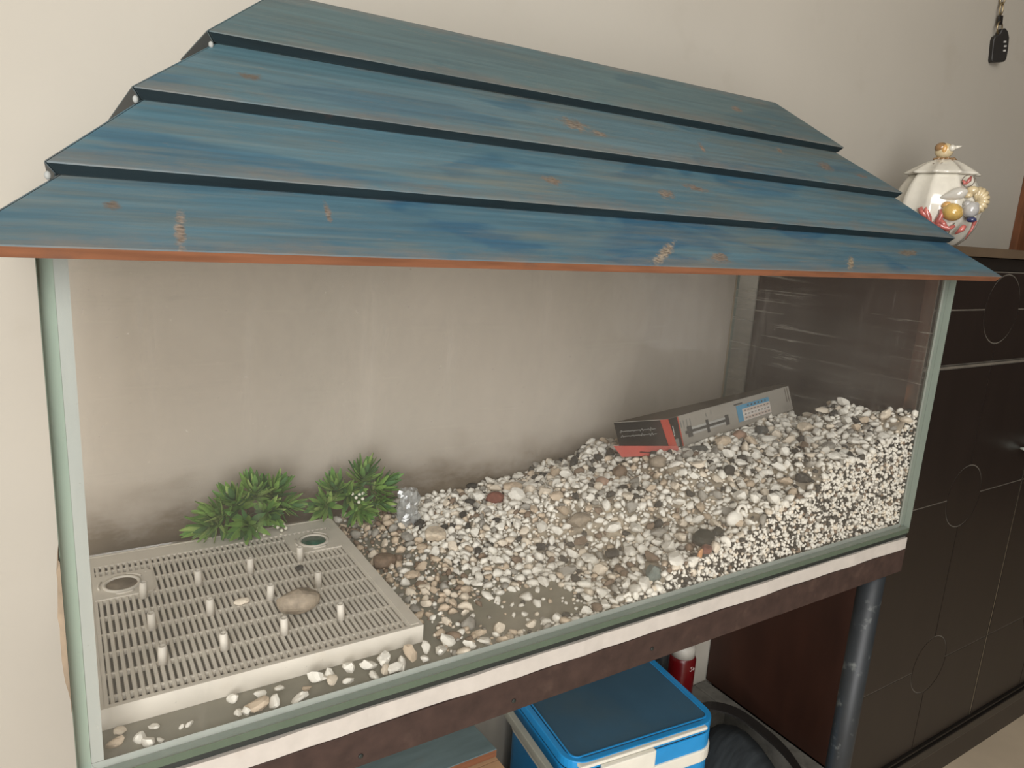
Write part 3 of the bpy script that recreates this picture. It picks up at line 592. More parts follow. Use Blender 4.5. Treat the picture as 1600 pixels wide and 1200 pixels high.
# along the front glass, before the filter plate
FR = [(.0147, .6272, 8), (.0344, .6259, 6), (.0406, .6145, 8), (.0467, .6363, 5), (.0745, .6257, 4), (.0196, .6429, 5), (.0503, .6165, 3), (.1162, .6407, 7), (.1229, .6190, 6), (.1165, .6217, 6), (.1325, .6225, 9), (.1402, .6414, 5), (.149, .6180, 8), (.0682, .627, 2.5),
      (.1954, .6359, 9), (.2096, .6287, 7), (.2311, .640, 8), (.2487, .6331, 8), (.2678, .6361, 9), (.2733, .6180, 8), (.2968, .6346, 9), (.1729, .6170, 7), (.2091, .638, 6), (.2477, .6165, 7), (.3304, .6245, 9), (.4106, .6348, 8), (.3617, .6180, 9), (.3826, .6185, 7),
      (.222, .620, 6), (.160, .640, 5), (.183, .628, 5), (.284, .624, 7), (.308, .619, 6), (.318, .636, 8), (.345, .640, 8), (.262, .6200, 6)]
for i, (x, y, r) in enumerate(FR):
    SING.append((x, y, zi + r * 0.00055, r * 0.0013, 'white' if i % 5 else ('cream' if i % 2 else 'beige'), 'f')); placed.append((x, y, r * 0.001))
# between plate and heap
tries = 0
while len([s for s in SING if s[5] == 'b']) < 62 and tries < 6000:
    tries += 1; x, y = random.uniform(.335, .60), random.uniform(.612, 1.005); r = random.uniform(.007, .0125)
    if 0.40 < x < 0.53 and 0.63 < y < 0.70 and random.random() < 0.93: continue
    dens = 0.25 + 0.75 * min(1, max(0, (x - .36) / .2))
    if random.random() > dens or not ok(x, y, r, placed, 0.95): continue
    col = random.choice(CW if x > .43 else ['beige', 'brown', 'cream', 'white', 'beige', 'grey', 'cream']); placed.append((x, y, r)); SING.append((x, y, H(x, y) + r * .45, r, col, 'b'))
tries = 0
while len(SING) < 262 and tries < 20000:
    tries += 1; x, y = random.uniform(.56, 1.185), random.uniform(.614, 1.01); r = random.uniform(.0105, .0165)
    if under_box(x, y) or y > 0.90 and random.random() < 0.55 or not ok(x, y, r, placed, 0.9): continue
    if y < 0.64 and x > .72 and random.random() < .7: continue
    placed.append((x, y, r)); SING.append((x, y, H(x, y) + r * .42, r, random.choice(CW), 'h'))
GRP = dict(f='chips along the front glass', b='scattered chips beside the filter plate', h='single chips of the gravel heap')
def where(x, y, zn):
    if zn == 'f':
        return 'lying before the filter plate at the front glass' + (', towards the left corner' if x < .09 else ', below its middle' if x < .2 else ', below its right corner')
    if zn == 'b':
        a = 'close beside the filter plate' if x < .40 else 'on the flat bottom left of the heap' if x < .50 else 'at the left foot of the heap'
        return a + (', near the front glass' if y < .72 else ', near the back glass' if y > .87 else ', halfway back')
    a = 'on the low left slope of the heap' if x < .70 else 'on the slope left of the red flap' if x < .82 else 'on the heap below the grey carton' if x < 1.02 else 'on the high heap by the right glass'
    return a + (', near the front glass' if y < .69 else ', in the middle' if y < .79 else ', towards the back')
for i, (x, y, z, r, col, zn) in enumerate(SING):
    o = bpy.data.objects.new('pebble', VAR[i % len(VAR)]); COL.objects.link(o)
    o.location = (x, y, z + Z0); o.scale = (r * random.uniform(1.0, 1.35), r, r); o.rotation_euler = (random.uniform(-.5, .5), random.uniform(-.5, .5), random.uniform(0, 6.28))
    o.material_slots[0].link = 'OBJECT'; o.material_slots[0].material = STONE[col]
    big = r > .0135 if zn == 'h' else r > .0098
    lb = ('large ' if big else 'small ') + ADJ[col] + ' chip ' + where(x, y, zn)
    tag(o, lb, 'pebble', lb.replace(' chip ', ' chips ', 1))

CK = ['white', 'cream', 'beige', 'grey', 'dark', 'brown']; GV = []
def arr(sub, n, seed):
    out = []
    for i in range(n):
        me = chip_mesh('tmp', seed + i, sub, (1, random.uniform(.6, .95), random.uniform(.55, .9)), 10, 0.42, None, 0.75)
        out.append((np.array([v.co[:] for v in me.vertices]), np.array([p.vertices[:] for p in me.polygons]))); bpy.data.meshes.remove(me)
    return out
A1 = arr(1, 14, 500); A2 = arr(2, 12, 700)
VV, FF, MI = [], [], []; nv = 0
def put(A, x, y, z, r, ci, rot=None):
    global nv
    V, F = A[random.randrange(len(A))]
    R_ = np.array(Euler((random.uniform(-.7, .7), random.uniform(-.7, .7), random.uniform(0, 6.28)) if rot is None else rot).to_matrix())
    P = (V * np.array([r * random.uniform(.9, 1.25), r, r])) @ R_.T + np.array([x, y, z])
    P[:, 1] = np.clip(P[:, 1], yi0 + 0.0006, yi1 - 0.0006); P[:, 0] = np.clip(P[:, 0], xi0 + .0006, xi1 - .0006); P[:, 2] = np.maximum(P[:, 2], zi + 0.0002)
    VV.append(P); FF.append(F + nv); MI.append(np.full(len(F), ci)); nv += len(P)
WT = [0, 0, 0, 0, 0, 0, 0, 0, 0, 0, 0, 0, 0, 0, 0, 0, 0, 0, 0, 0, 0, 1, 1, 1, 2, 2, 3, 3, 4, 4, 5]
# medium chips
grid = {}
def gok(x, y, r, f=0.8):
    gx, gy = int(x / .015), int(y / .015)
    for i in (-1, 0, 1):
        for j in (-1, 0, 1):
            for (a, b, q) in grid.get((gx + i, gy + j), ()):
                if (a - x) ** 2 + (b - y) ** 2 < ((r + q) * f) ** 2: return False
    return True
for (a, b, q) in placed: grid.setdefault((int(a / .015), int(b / .015)), []).append((a, b, q))
for r_lo, r_hi, nn, ff in ((.0080, .0120, 12000, .60), (.0052, .0080, 24000, .52), (.0032, .0052, 40000, .46)):
    X = rng.uniform(.335, 1.193, nn); Y = rng.uniform(.607, 1.02, nn); Hs = HH(X, Y)
    for x, y, h in zip(X, Y, Hs):
        r = random.uniform(r_lo, r_hi); heap = min(1, max(0, (h + .4655) / .012))
        if h < zi + .001:
            if random.random() > (0.10 + .35 * min(1, max(0, (x - .36) / .15)) if not (.38 < x < .54 and .625 < y < .705) else .02): continue
        if not gok(x, y, r, ff): continue
        grid.setdefault((int(x / .015), int(y / .015)), []).append((x, y, r))
        if x > .43: ci = random.choice(WT) if x < .8 or random.random() < .4 else random.choice([0, 0, 0, 0, 0, 0, 0, 1, 3, 4])
        else: ci = random.choice([0, 2, 2, 1, 3, 5, 2])
        put(A1 if r < .0065 else A2, x, y, max(h, zi) + r * .25, r, ci)
# pressed against the front glass
for (step, rr, yy) in ((.0125, (.0060, .0098), .0078), (.0066, (.0030, .0056), .0046)):
    x = .50
    while x < 1.194:
        h = H(x, .606); z = zi + rr[0]
        while z < h + .002:
            if random.random() < .97:
                r = random.uniform(*rr); put(A1, x + random.uniform(-1, 1) * step * .45, yi0 + yy + random.uniform(-.001, .001), z + random.uniform(-1, 1) * step * .4, r, random.choice([0] * 13 + [1, 1, 4, 4, 3, 5]), (random.uniform(0, 6), random.uniform(0, 6), random.uniform(0, 6)))
            z += step
        x += step
# the bed beneath
nx, ny = 90, 44; gx = np.linspace(.40, xi1 - .0008, nx); gy = np.linspace(yi0 + .009, yi1 - .0008, ny); XX, YY = np.meshgrid(gx, gy, indexing='ij')
hh = HH(XX.ravel(), YY.ravel()) - .0015 + rng.uniform(-.001, .001, nx * ny); hh = np.maximum(hh, zi - .0003)
top = np.stack([XX.ravel(), YY.ravel(), hh], 1); bq = []
for i in range(nx - 1):
    for j in range(ny - 1):
        a = i * ny + j; bq += [(a, a + ny, a + ny + 1), (a, a + ny + 1, a + 1)]
VV.append(top); FF.append(np.array(bq) + nv); MI.append(np.full(len(bq), 6)); nv += len(top)
wl = []; fr0 = np.stack([gx, np.full(nx, yi0 + .009), np.full(nx, zi + .0002)], 1); VV.append(fr0)
base_i = nv - len(top)
for i in range(nx - 1): a, b = base_i + i * ny, base_i + (i + 1) * ny; wl += [(nv + i, nv + i + 1, b), (nv + i, b, a)]
FF.append(np.array(wl)); MI.append(np.full(len(wl), 4)); nv += nx  # bed's front face in dark stone colour, imitating shade between the chips
V = np.concatenate(VV) - np.array([0.85, 0.81, zi]); F = np.concatenate(FF); MIx = np.concatenate(MI)
me = bpy.data.meshes.new('gravel'); me.vertices.add(len(V)); me.vertices.foreach_set('co', V.ravel().astype(np.float32))
me.loops.add(F.size); me.loops.foreach_set('vertex_index', F.ravel().astype(np.int32)); me.polygons.add(len(F)); me.polygons.foreach_set('loop_start', np.arange(0, F.size, 3, dtype=np.int32))
for k in CK: me.materials.append(STONE[k])
me.materials.append(M_BED); me.polygons.foreach_set('material_index', MIx.astype(np.int32)); me.update(calc_edges=True)
go = bpy.data.objects.new('gravel', me); COL.objects.link(go); go.location = (0.85, 0.81, zi + Z0)
tag(go, 'heap of small white gravel rising to the right end of the tank', 'gravel', None, 'stuff')

# ------------------------------------------------------------------ plastic plants
def leaf_mesh(i):
    mb = MB(); L = 1.0; n = 5; vs = []
    for k in range(n + 1):
        u = k / n; wd = 0.135 * (math.sin(math.pi * min(1, u * 0.93 + 0.05)) ** 0.8) + 0.004; z = 0.18 * u * u
        vs += [(-wd, u, z + 0.035), (0, u, z), (wd, u, z + 0.035)]
    fs = []
    for k in range(n): a = k * 3; fs += [(a, a + 1, a + 4, a + 3), (a + 1, a + 2, a + 5, a + 4)]
    me = bpy.data.meshes.new('leaf'); me.from_pydata(vs, [], fs); me.materials.append(M_LEAF[i])
    for p in me.polygons: p.use_smooth = True
    return me
LEAF = [leaf_mesh(i) for i in range(4)]
def plant(name, base, sprays, label, berries, stems):
    p = thing(name, base, label, 'plant')
    B = Vector(base)
    for (c, d, n, Lf, spread) in sprays:
        c = Vector(c); d = Vector(d).normalized(); u = d.orthogonal().normalized(); w_ = d.cross(u)
        for k in range(n):
            a = k * 2.39996 + random.uniform(-.3, .3); t_ = k / n; tilt = spread * (0.25 + 0.95 * (1 - t_)) + random.uniform(-.1, .1)
            q = (d * math.cos(tilt) + (u * math.cos(a) + w_ * math.sin(a)) * math.sin(tilt)).normalized()
            pos = c + d * (t_ * Lf * 0.55 - Lf * 0.2)
            L = Lf * random.uniform(.75, 1.1)
            tip = pos + q * L
            if tip.y > yi1 - .004: q.y -= (tip.y - yi1 + .004) / L; q.normalize()
            if tip.z < zi + .006: q.z += (zi + .006 - tip.z) / L * 1.2; q.normalize()
            up = (q - d * q.dot(d)); up = (-up) if up.length > .05 else u.copy()
            sd = q.cross(up).normalized(); up2 = sd.cross(q).normalized()
            o = bpy.data.objects.new('leaf', LEAF[random.choice([0, 0, 1, 1, 2, 3])]); COL.objects.link(o); o.parent = p
            mm = Matrix((sd * L * .85, q * L, up2 * L)).transposed().to_4x4(); mm.translation = pos - B; o.matrix_local = mm
    for pts in stems: part(MB().tube(pts, .0011, 6), 'stem', M_STEM, p)
    for (x, y, z) in berries: part(MB().blob((x, y, z), .0026, n=8), 'berry', M_BERRY, p)
    return p
plant('plastic_plant', (.21, .985, zi), [((.160, .980, -.424), (-1, -.35, .1), 34, .036, 1.25), ((.172, .985, -.414), (-.8, -.3, .5), 34, .036, 1.2), ((.190, .985, -.402), (-.4, -.4, .9), 34, .037, 1.2), ((.200, .968, -.424), (-.4, -1, .1), 34, .035, 1.25), ((.214, .985, -.392), (-.1, -.5, 1), 36, .037, 1.2), ((.238, .985, -.394), (.3, -.5, .9), 36, .037, 1.2), ((.226, .972, -.415), (.1, -1, .3), 34, .033, 1.25), ((.252, .985, -.412), (.8, -.6, .2), 26, .030, 1.2)],
      'green plastic plant with pointed leaves behind the back rim of the filter plate', [(.2385, .958, -.432), (.2435, .956, -.437), (.247, .958, -.430), (.2495, .957, -.435), (.242, .954, -.443), (.219, .954, -.438), (.233, .962, -.428)],
      [[(.17, .99, -.43), (.23, 1.0, -.42), (.285, .99, -.422)], [(.24, .985, -.42), (.244, .958, -.436)], [(.205, .985, -.43), (.205, .99, -.40)]])
plant('plastic_plant', (.36, .99, zi), [((.318, .985, -.424), (-.7, -.6, .3), 32, .034, 1.2), ((.332, .985, -.405), (-.3, -.4, 1), 32, .034, 1.2), ((.352, .985, -.412), (0, -1, .4), 34, .033, 1.25), ((.372, .988, -.392), (.1, -.4, 1), 40, .038, 1.2), ((.392, .985, -.408), (.8, -.4, .5), 34, .036, 1.2), ((.365, .98, -.434), (.1, -1, .0), 30, .033, 1.25), ((.395, .985, -.432), (.7, -.8, .1), 26, .032, 1.25)],
      'green plastic plant behind the right rear corner of the filter plate', [(.352, .956, -.405), (.358, .958, -.402), (.362, .955, -.408), (.347, .958, -.399), (.363, .956, -.400), (.355, .952, -.411)],
      [[(.30, .99, -.43), (.36, .995, -.43), (.43, .985, -.445)], [(.36, .99, -.43), (.357, .958, -.406)]])

# ------------------------------------------------------------------ crumpled plastic wrapper
wr = MB(); n = 18; vs = []
for j in range(13):
    z = j / 12
    for k in range(n):
        a = k * 2 * math.pi / n; r_ = 0.017 * (1 + 0.25 * math.sin(3 * a + j) * random.uniform(.3, 1)) * (1 - 0.25 * z) + random.uniform(-.0015, .0015)
        vs.append((.432 + r_ * math.cos(a) * 1.1, .945 + r_ * math.sin(a) * .8, zi + .001 + z * .062 + random.uniform(-.002, .002) * (j > 0)))
wr.add(vs, [(j * n + k, j * n + (k + 1) % n, (j + 1) * n + (k + 1) % n, (j + 1) * n + k) for j in range(12) for k in range(n)] + [tuple(range(n))])
tag(wr.build('plastic_wrapper', M_WRAP, None, (.432, .945, zi)), 'crumpled clear plastic wrapper standing by the back glass beside the plant', 'wrapper')

# ------------------------------------------------------------------ carton lying on the heap
A_, B_, C_, D_ = Vector((.8333, .82, -.2936)), Vector((.856, .82, -.3493)), Vector((.7661, .875, -.3074)), Vector((.7661 + .0227, .875, -.3074 - .0557))
E_, F_, G_, H_ = Vector((1.1618, .838, -.2634)), Vector((1.1880, .838, -.3122)), Vector((1.1740, .866, -.2662)), Vector((1.1930, .866, -.3150))
bx = thing('heater_carton', (.97, .845, -.345), 'long grey printed carton with a black and red end lying on the gravel', 'box')
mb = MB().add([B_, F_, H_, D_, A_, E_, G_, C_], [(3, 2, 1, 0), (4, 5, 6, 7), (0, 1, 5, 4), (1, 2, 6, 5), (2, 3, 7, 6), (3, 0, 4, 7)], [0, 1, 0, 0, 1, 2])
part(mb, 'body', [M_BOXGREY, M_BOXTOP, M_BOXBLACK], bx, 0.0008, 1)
def onface(u, v, off=0.0006):        # long printed side: u along from the black end, v downwards
    p = A_.lerp(E_, u).lerp(B_.lerp(F_, u), v); nrm = (E_ - A_).cross(B_ - A_).normalized()
    if nrm.y > 0: nrm = -nrm
    return p + nrm * off
def patch(name, u0, u1, v0, v1, mat, parent, off=0.0004, th=0.0004):
    q = [onface(u0, v0, off), onface(u1, v0, off), onface(u1, v1, off), onface(u0, v1, off)]; nrm = (q[1] - q[0]).cross(q[3] - q[0]).normalized()
    return part(MB().prism(q, nrm * (-th if nrm.y > 0 else th)), name, mat, parent)
def onend(u, v, off=0.0006):         # black end: u from the long side outwards, v downwards
    p = A_.lerp(C_, u).lerp(B_.lerp(D_, u), v); nrm = (C_ - A_).cross(B_ - A_).normalized()
    if nrm.y > 0: nrm = -nrm
    return p + nrm * off
# wrap of the end print, red edge
patch('black_band', 0.0, 0.068, 0.0, 0.98, M_BOXBLACK, bx); patch('red_line', 0.069, 0.077, 0.0, 0.98, M_BOXRED, bx)
rs = part(MB().prism([onend(-0.02, 0.0), onend(0.13, 0.0), onend(0.06, 0.98), onend(-0.09, 0.98)], (0, -0.0006, 0)), 'red_edge', M_BOXRED, bx)
fl = part(MB().add([onend(-0.10, 0.86, 0.002), onend(1.10, 0.74, 0.002), onend(0.98, 1.02, 0.012), onend(-0.10, 1.06, 0.008), onend(-0.10, 0.88, 0.0012), onend(1.10, 0.76, 0.0012), onend(0.98, 1.04, 0.0112), onend(-0.10, 1.08, 0.0072)],
      [(0, 1, 2, 3), (4, 7, 6, 5), (0, 4, 5, 1), (1, 5, 6, 2), (2, 6, 7, 3), (3, 7, 4, 0)]), 'flap', M_BOXRED, bx); fl['label'] = 'red tuck flap'
part(MB().tube([onend(.40 + .045 * k, .93 + .015 * math.sin(k), .0092) for k in range(6)], .0007, 5), 'print_stroke', M_BOXBLACK, fl)
scr = MB()
for ln, vv in enumerate((.30, .46)):
    scr.tube([onend(.92 - .68 * k / 40, vv - .03 * k / 40 + .075 * math.sin(k * 2.1 + ln) * math.cos(k * .37) * (0.5 + 0.5 * math.sin(k * .6)), .0012) for k in range(41)], .00042, 4)
part(scr, 'script_lines', M_GREYMARK, bx)
part(MB().tube([onface(.026, .25, .001), onface(.026, .5, .001)], .0009, 6).blob(onface(.026, .55, .001), (.0016, .0008, .0016), n=6), 'thermometer_icon', M_GREYMARK, bx)
patch('barcode_patch', .018, .048, .68, .93, M_INKLIGHT, bx, .0009)
# drawing of the heater tube: head, glass, ring and foot
patch('tube_print', .150, .420, .46, .70, M_GREYMARK, bx)
patch('heater_rod', .150, .420, .535, .625, M_INK, bx, .0009)
patch('heater_head', .122, .156, .40, .76, M_INK, bx, .0009); patch('heater_cable', .106, .123, .53, .63, M_INK, bx, .0009)
patch('heater_ring', .266, .284, .36, .80, M_INK, bx, .0013); patch('heater_foot', .416, .444, .40, .76, M_INK, bx, .0009)
for u, v0, v1 in ((.085, .16, .38), (.105, .16, .40), (.130, .16, .40), (.155, .16, .38), (.278, .14, .26), (.318, .10, .22), (.20, .20, .24), (.34, .08, .10)):
    patch('caption_mark', u, u + .004, v0, v1, M_INKLIGHT, bx)
# blue table of figures
tb = patch('table', .520, .800, .20, .80, M_BOXBLUE, bx); patch('table_body', .562, .800, .36, .80, M_BOXPALE, tb, .0009)
patch('heading_mark', .505, .575, .12, .17, M_INK, bx)
for r_ in range(3):
    patch('table_row', .565, .797, .375 + r_ * .14, .485 + r_ * .14, M_BOXPINK if r_ % 2 == 0 else M_BOXPALE, tb, .0012)
    dm = MB()
    for k in range(8):
        u = .575 + k * .028; q = [onface(u, .41 + r_ * .14, .0018), onface(u + .014, .41 + r_ * .14, .0018), onface(u + .014, .45 + r_ * .14, .0018), onface(u, .45 + r_ * .14, .0018)]; dm.add(q, [(0, 1, 2, 3)])
    part(dm, 'figures', M_INKLIGHT, tb)
dm = MB()
for k in range(6):
    u = .61 + k * .03; q = [onface(u, .25, .0012), onface(u + .014, .25, .0012), onface(u + .010, .31, .0012), onface(u, .31, .0012)]; dm.add(q, [(0, 1, 2, 3)])
part(dm, 'figures', M_INK, tb)
for u in (.955, .975): patch('crease', u, u + .003, .05, .6, M_BOXTOP, bx)

# ------------------------------------------------------------------ porcelain jar on the cabinet
JX, JY, JZ = 1.678, 0.90, 0.0152
jar = thing('porcelain_jar', (JX, JY, JZ), 'white lidded porcelain jar decorated with shells and pink coral on the cabinet', 'jar')
prof = [(0.001, 0.0005), (0.045, 0.0005), (0.052, 0.004), (0.066, 0.018), (0.080, 0.045), (0.086, 0.075), (0.083, 0.100), (0.074, 0.128), (0.063, 0.148), (0.060, 0.1525), (0.001, 0.1527)]
part(MB().lathe(prof, 80, 0, (JX, JY, JZ), lobe=0.10, nl=10), 'body', P_WHITE, jar)
lidp = [(0.001, 0.1532), (0.066, 0.1532), (0.071, 0.1560), (0.067, 0.1590), (0.055, 0.1675), (0.040, 0.177), (0.026, 0.184), (0.016, 0.1875), (0.001, 0.188)]
lid = part(MB().lathe(lidp, 80, 0, (JX, JY, JZ), lobe=0.15, nl=10), 'lid', P_WHITE, jar)
LA, DC = Vector((0.47266, -0.88125, 0)), Vector((-0.88125, -0.47266, 0))
def J(s, d, z): return Vector((JX, JY, JZ)) + LA * s + DC * d + Vector((0, 0, z))
JM = Matrix((LA, -DC, Vector((0, 0, 1)))).transposed()
fn = part(MB().blob(J(-.004, 0, .2055), (.0185, .0165, .0170), 0, JM), 'finial', P_CREAM, lid)
mb = MB()
for k in range(14): a = k * 2 * math.pi / 14; mb.blob(J(.019 * math.cos(a), .019 * math.sin(a), .187 + .0012 * (k % 2)), (.0055, .0040, .0032), 0, Matrix.Rotation(a, 3, 'Z'), n=6)
part(mb, 'finial_base', P_BROWN, lid)
part(MB().blob(J(-.011, .004, .2120), (.0130, .0135, .0112), 0, JM), 'shell_cap', P_BROWN, lid)
part(MB().blob(J(-.004, .0125, .2085), (.0058, .0060, .0095), 0, JM), 'shell_stripe', P_TAN, lid)
part(MB().blob(J(.0100, .010, .2105), (.0070, .0075, .0072), 0, JM).lathe([(.0045, 0), (.0030, .006), (.0004, .013)], 10, 0, J(.0155, .011, .2112), Matrix.Rotation(0, 3, 'Z') @ JM @ Matrix.Rotation(math.radians(75), 3, 'Y')), 'shell_tip', P_WHITE, lid)
for s, z in ((-.020, .1755), (-.004, .1770), (-.024, .166), (-.002, .1635), (.03, .165), (-.045, .160), (.045, .161)):
    part(MB().blob(J(s, math.sqrt(max(0, .0022 - s * s)) + .006, z - .002), (.0018, .0018, .0012), 0, JM, 6), 'dot', P_LINE, lid)
mb = MB().blob(J(.0313, .083, .0716), (.0215, .020, .0185), 0, JM @ Matrix.Rotation(0.35, 3, 'Y')); part(mb, 'amber_shell', P_YEL, jar)
part(MB().blob(J(.0180, .080, .0850), (.0100, .012, .0080), 0, JM @ Matrix.Rotation(-0.5, 3, 'Y')), 'shell_lip', P_TAN, jar)
part(MB().lathe([(.0003, -.034), (.006, -.020), (.0125, -.002), (.0125, .009), (.008, .018), (.0005, .023)], 16, 0, J(.0320, .078, .1090), JM @ Matrix.Rotation(math.radians(72), 3, 'Y')), 'pearl_shell', P_PEARL, jar)
gs = MB().blob(J(.0641, .066, .0787), (.0165, .017, .0175), 0, JM).blob(J(.0560, .070, .0900), (.008, .009, .008), 0, JM).blob(J(.072, .066, .088), (.007, .008, .007), 0, JM); part(gs, 'grey_shell', P_GREY, jar)
part(MB().blob(J(.0614, .062, .1188), (.012, .010, .009), 0, JM).blob(J(.055, .066, .108), (.009, .008, .006), 0, JM), 'cream_shell', P_CREAM, jar)
sc_mb = MB()
for k in range(9):
    a = math.radians(-70 + k * 22); sc_mb.tube([J(.072, .048, .098), J(.072 + .013 * math.cos(a), .054, .098 + .016 * math.sin(a)), J(.072 + .022 * math.cos(a), .048, .098 + .027 * math.sin(a))], [.0020, .0056, .0052], 8)
part(sc_mb, 'scallop_shell', P_CREAM, jar)
part(MB().blob(J(.0686, .078, .0577), (.010, .007, .006), 0, JM), 'blue_shell', P_BLUE, jar)
cor = MB()
for path in ([(-.006, .080, .040), (-.010, .084, .058), (-.0177, .085, .074), (-.0149, .083, .083)], [(-.010, .084, .058), (-.024, .082, .068), (-.030, .080, .078)], [(.004, .083, .038), (.0095, .088, .055), (.013, .087, .066), (.010, .085, .076)], [(.0272, .080, .034), (.020, .086, .045), (.013, .087, .052)], [(-.006, .083, .045), (.014, .086, .043), (.030, .083, .036), (.040, .080, .044)], [(.0144, .086, .0456), (.006, .084, .034), (.0, .08, .026)]):
    cor.tube([J(*p) for p in path], [.0052, .0060, .0055, .0040][:len(path)], 10)
part(cor, 'coral', P_PINK, jar)
part(MB().tube([J(.0540, .063, .147), J(.052, .067, .139), J(.046, .070, .130)], [.002, .0045, .002], 8).tube([J(.040, .069, .138), J(.046, .071, .131)], [.002, .004], 8), 'coral_sprig', P_PINK, jar)
ring = [J(.0505 + .0115 * math.cos(a), .062 + .004 * math.sin(a), .138 + .012 * math.sin(a)) for a in [k * math.pi / 8 for k in range(16)]]
part(MB().tube(ring, .0010, 6, closed=True), 'flower_outline', P_LINE, jar)
part(MB().tube([J(.058, .080, .044), J(.0545, .084, .037), J(.0436, .083, .0259)], [.005, .006, .0015], 8), 'coral_claw', P_PINK, jar)
part(MB().tube([J(.076, .072, .0556), J(.073, .078, .040), J(.064, .080, .0165)], [.0045, .003, .0006], 8), 'coral_tail', P_PINK, jar)
part(MB().tube([J(.040, .082, .050), J(.034, .085, .036), J(.030, .084, .020)], [.001, .0012, .0018], 6), 'stalk', P_LINE, jar)

# ------------------------------------------------------------------ key hanging on the wall
key = thing('car_key', (2.19, 1.098, 0.52), 'black key fob hanging from a chain on the wall', 'key')
part(MB().lathe([(.003, 0), (.003, .03), (.006, .031), (.001, .033)], 10, 0, (2.150, 1.0995, .775), Matrix.Rotation(math.pi / 2, 3, 'X')), 'nail', M_STEEL, key)
P0, P1 = Vector((2.150, 1.085, .772)), Vector((2.172, 1.088, .632)); nl = 6
for k in range(nl):
    c = P0.lerp(P1, (k + 0.5) / nl); d = (P1 - P0).normalized(); s_ = Vector((1, 0, 0)) if k % 2 else Vector((0.35, 0.94, 0)); s_ = (s_ - d * s_.dot(d)).normalized(); hl = (P1 - P0).length / nl * .62
    part(MB().tube([c + d * hl * math.cos(a) + s_ * .0075 * math.sin(a) for a in [j * math.pi / 8 for j in range(16)]], .0022, 8, closed=True), 'chain_link', M_BRASS, key)
part(MB().box((-.0095, -.003, -.0115), (.0095, .003, .0115), 0, Matrix.Translation((2.1755, 1.088, .6165)) @ Matrix.Rotation(math.radians(-10), 4, 'Y')), 'strap', M_BLACK, key, .002)
rg = [Vector((2.181, 1.088, .6045)) + Vector((.021 * math.sin(a), .004 * math.sin(a), .0155 * math.cos(a) - .006)) for a in [j * math.pi / 12 for j in range(24)]]
part(MB().tube(rg, .0019, 8, closed=True), 'ring', M_BRASS, key)
FM = Matrix.Translation((2.189, 1.086, .551)) @ Matrix.Rotation(math.radians(-9), 4, 'Y') @ Matrix.Rotation(math.radians(-28), 4, 'Z')
ol = [(-.022, -.030), (-.018, -.037), (.016, -.038), (.021, -.032), (.023, -.010), (.022, .022), (.016, .038), (.008, .046), (-.002, .045), (-.007, .033), (-.020, .027), (-.023, .018)]
fb = part(MB().prism([FM @ Vector((x, -.0085, z)) for x, z in ol], FM.to_3x3() @ Vector((0, .017, 0))), 'fob', M_BLACK, key, .003)
for x, z, a in ((.010, .012, 0), (.0125, .001, .3), (.012, -.010, 0)):
    part(MB().box((x - .0035, -.0093, z - .0022), (x + .0035, -.0085, z + .0022), 0, FM), 'button_mark', M_GREYMARK, fb)

# ------------------------------------------------------------------ under the tank: cooler, carton with plank, can, bag
def rrect(w_, d_, r, n=8, x=0, y=0):
    pts = []
    for cx, cy, a0 in ((w_ - r, r, -90), (w_ - r, d_ - r, 0), (r, d_ - r, 90), (r, r, 180)):
        for k in range(n + 1): a = math.radians(a0 + 90 * k / n); pts.append((x + cx + r * math.cos(a), y + cy + r * math.sin(a)))
    return pts
ct = -0.9
cool = thing('cooler_box', (0.69, 0.815, -1.259), 'bright blue cooler box with a dusty lid and white band under the tank', 'cooler')
CM = Matrix.Translation((0.692, 0.818, 0)) @ Matrix.Rotation(math.radians(-6), 4, 'Z')
def cool_prism(pts, z0, z1): return MB().prism([CM @ Vector((x, y, z0)) for x, y in pts], (0, 0, z1 - z0))
CW_, CDp = 0.336, 0.245
part(cool_prism(rrect(CW_, CDp, .040), -1.259, -0.925), 'body', M_COOLB, cool, .003)
part(cool_prism(rrect(CW_ + .006, CDp + .006, .043, x=-.003, y=-.003), -0.985, -0.958), 'band', M_COOLW, cool, .003)
part(cool_prism(rrect(CW_ - .004, CDp - .004, .039, x=.002, y=.002), -0.9245, -0.9215), 'lid_seam', M_COOLGAP, cool)
rim_o, rim_i = rrect(CW_, CDp, .040), rrect(CW_ - .024, CDp - .024, .029, x=.012, y=.012)
def ringprism(o, i, z0, z1):
    n = len(o); m = MB(); vs = [CM @ Vector((x, y, z)) for z in (z0, z1) for pl in (o, i) for x, y in pl]
    fs = []
    for k in range(n):
        j = (k + 1) % n; fs += [(k, j, 2 * n + j, 2 * n + k), (n + j, n + k, 3 * n + k, 3 * n + j), (2 * n + k, 2 * n + j, 3 * n + j, 3 * n + k), (j, k, n + k, n + j)]
    return m.add(vs, fs)
part(ringprism(rim_o, rim_i, -0.921, -0.902), 'rim', M_COOLB, cool, .002)
li = rrect(CW_ - .027, CDp - .027, .016, x=.0135, y=.0135)
part(cool_prism(li, -0.921, -0.9025), 'lid', M_COOLLID, cool, .0015)
part(ringprism(li, rrect(CW_ - .033, CDp - .033, .014, x=.0165, y=.0165), -0.9022, -0.9005), 'lid_edge', M_COOLB, cool, .0006)
part(MB().box((.018, -.007, -.910), (.300, .007, -.9035), 0, CM), 'lip', M_COOLW, cool, .002)
part(MB().box((.06, -.015, -.972), (.175, -.004, -.9105), 0, CM), 'latch', M_COOLW, cool, .003)
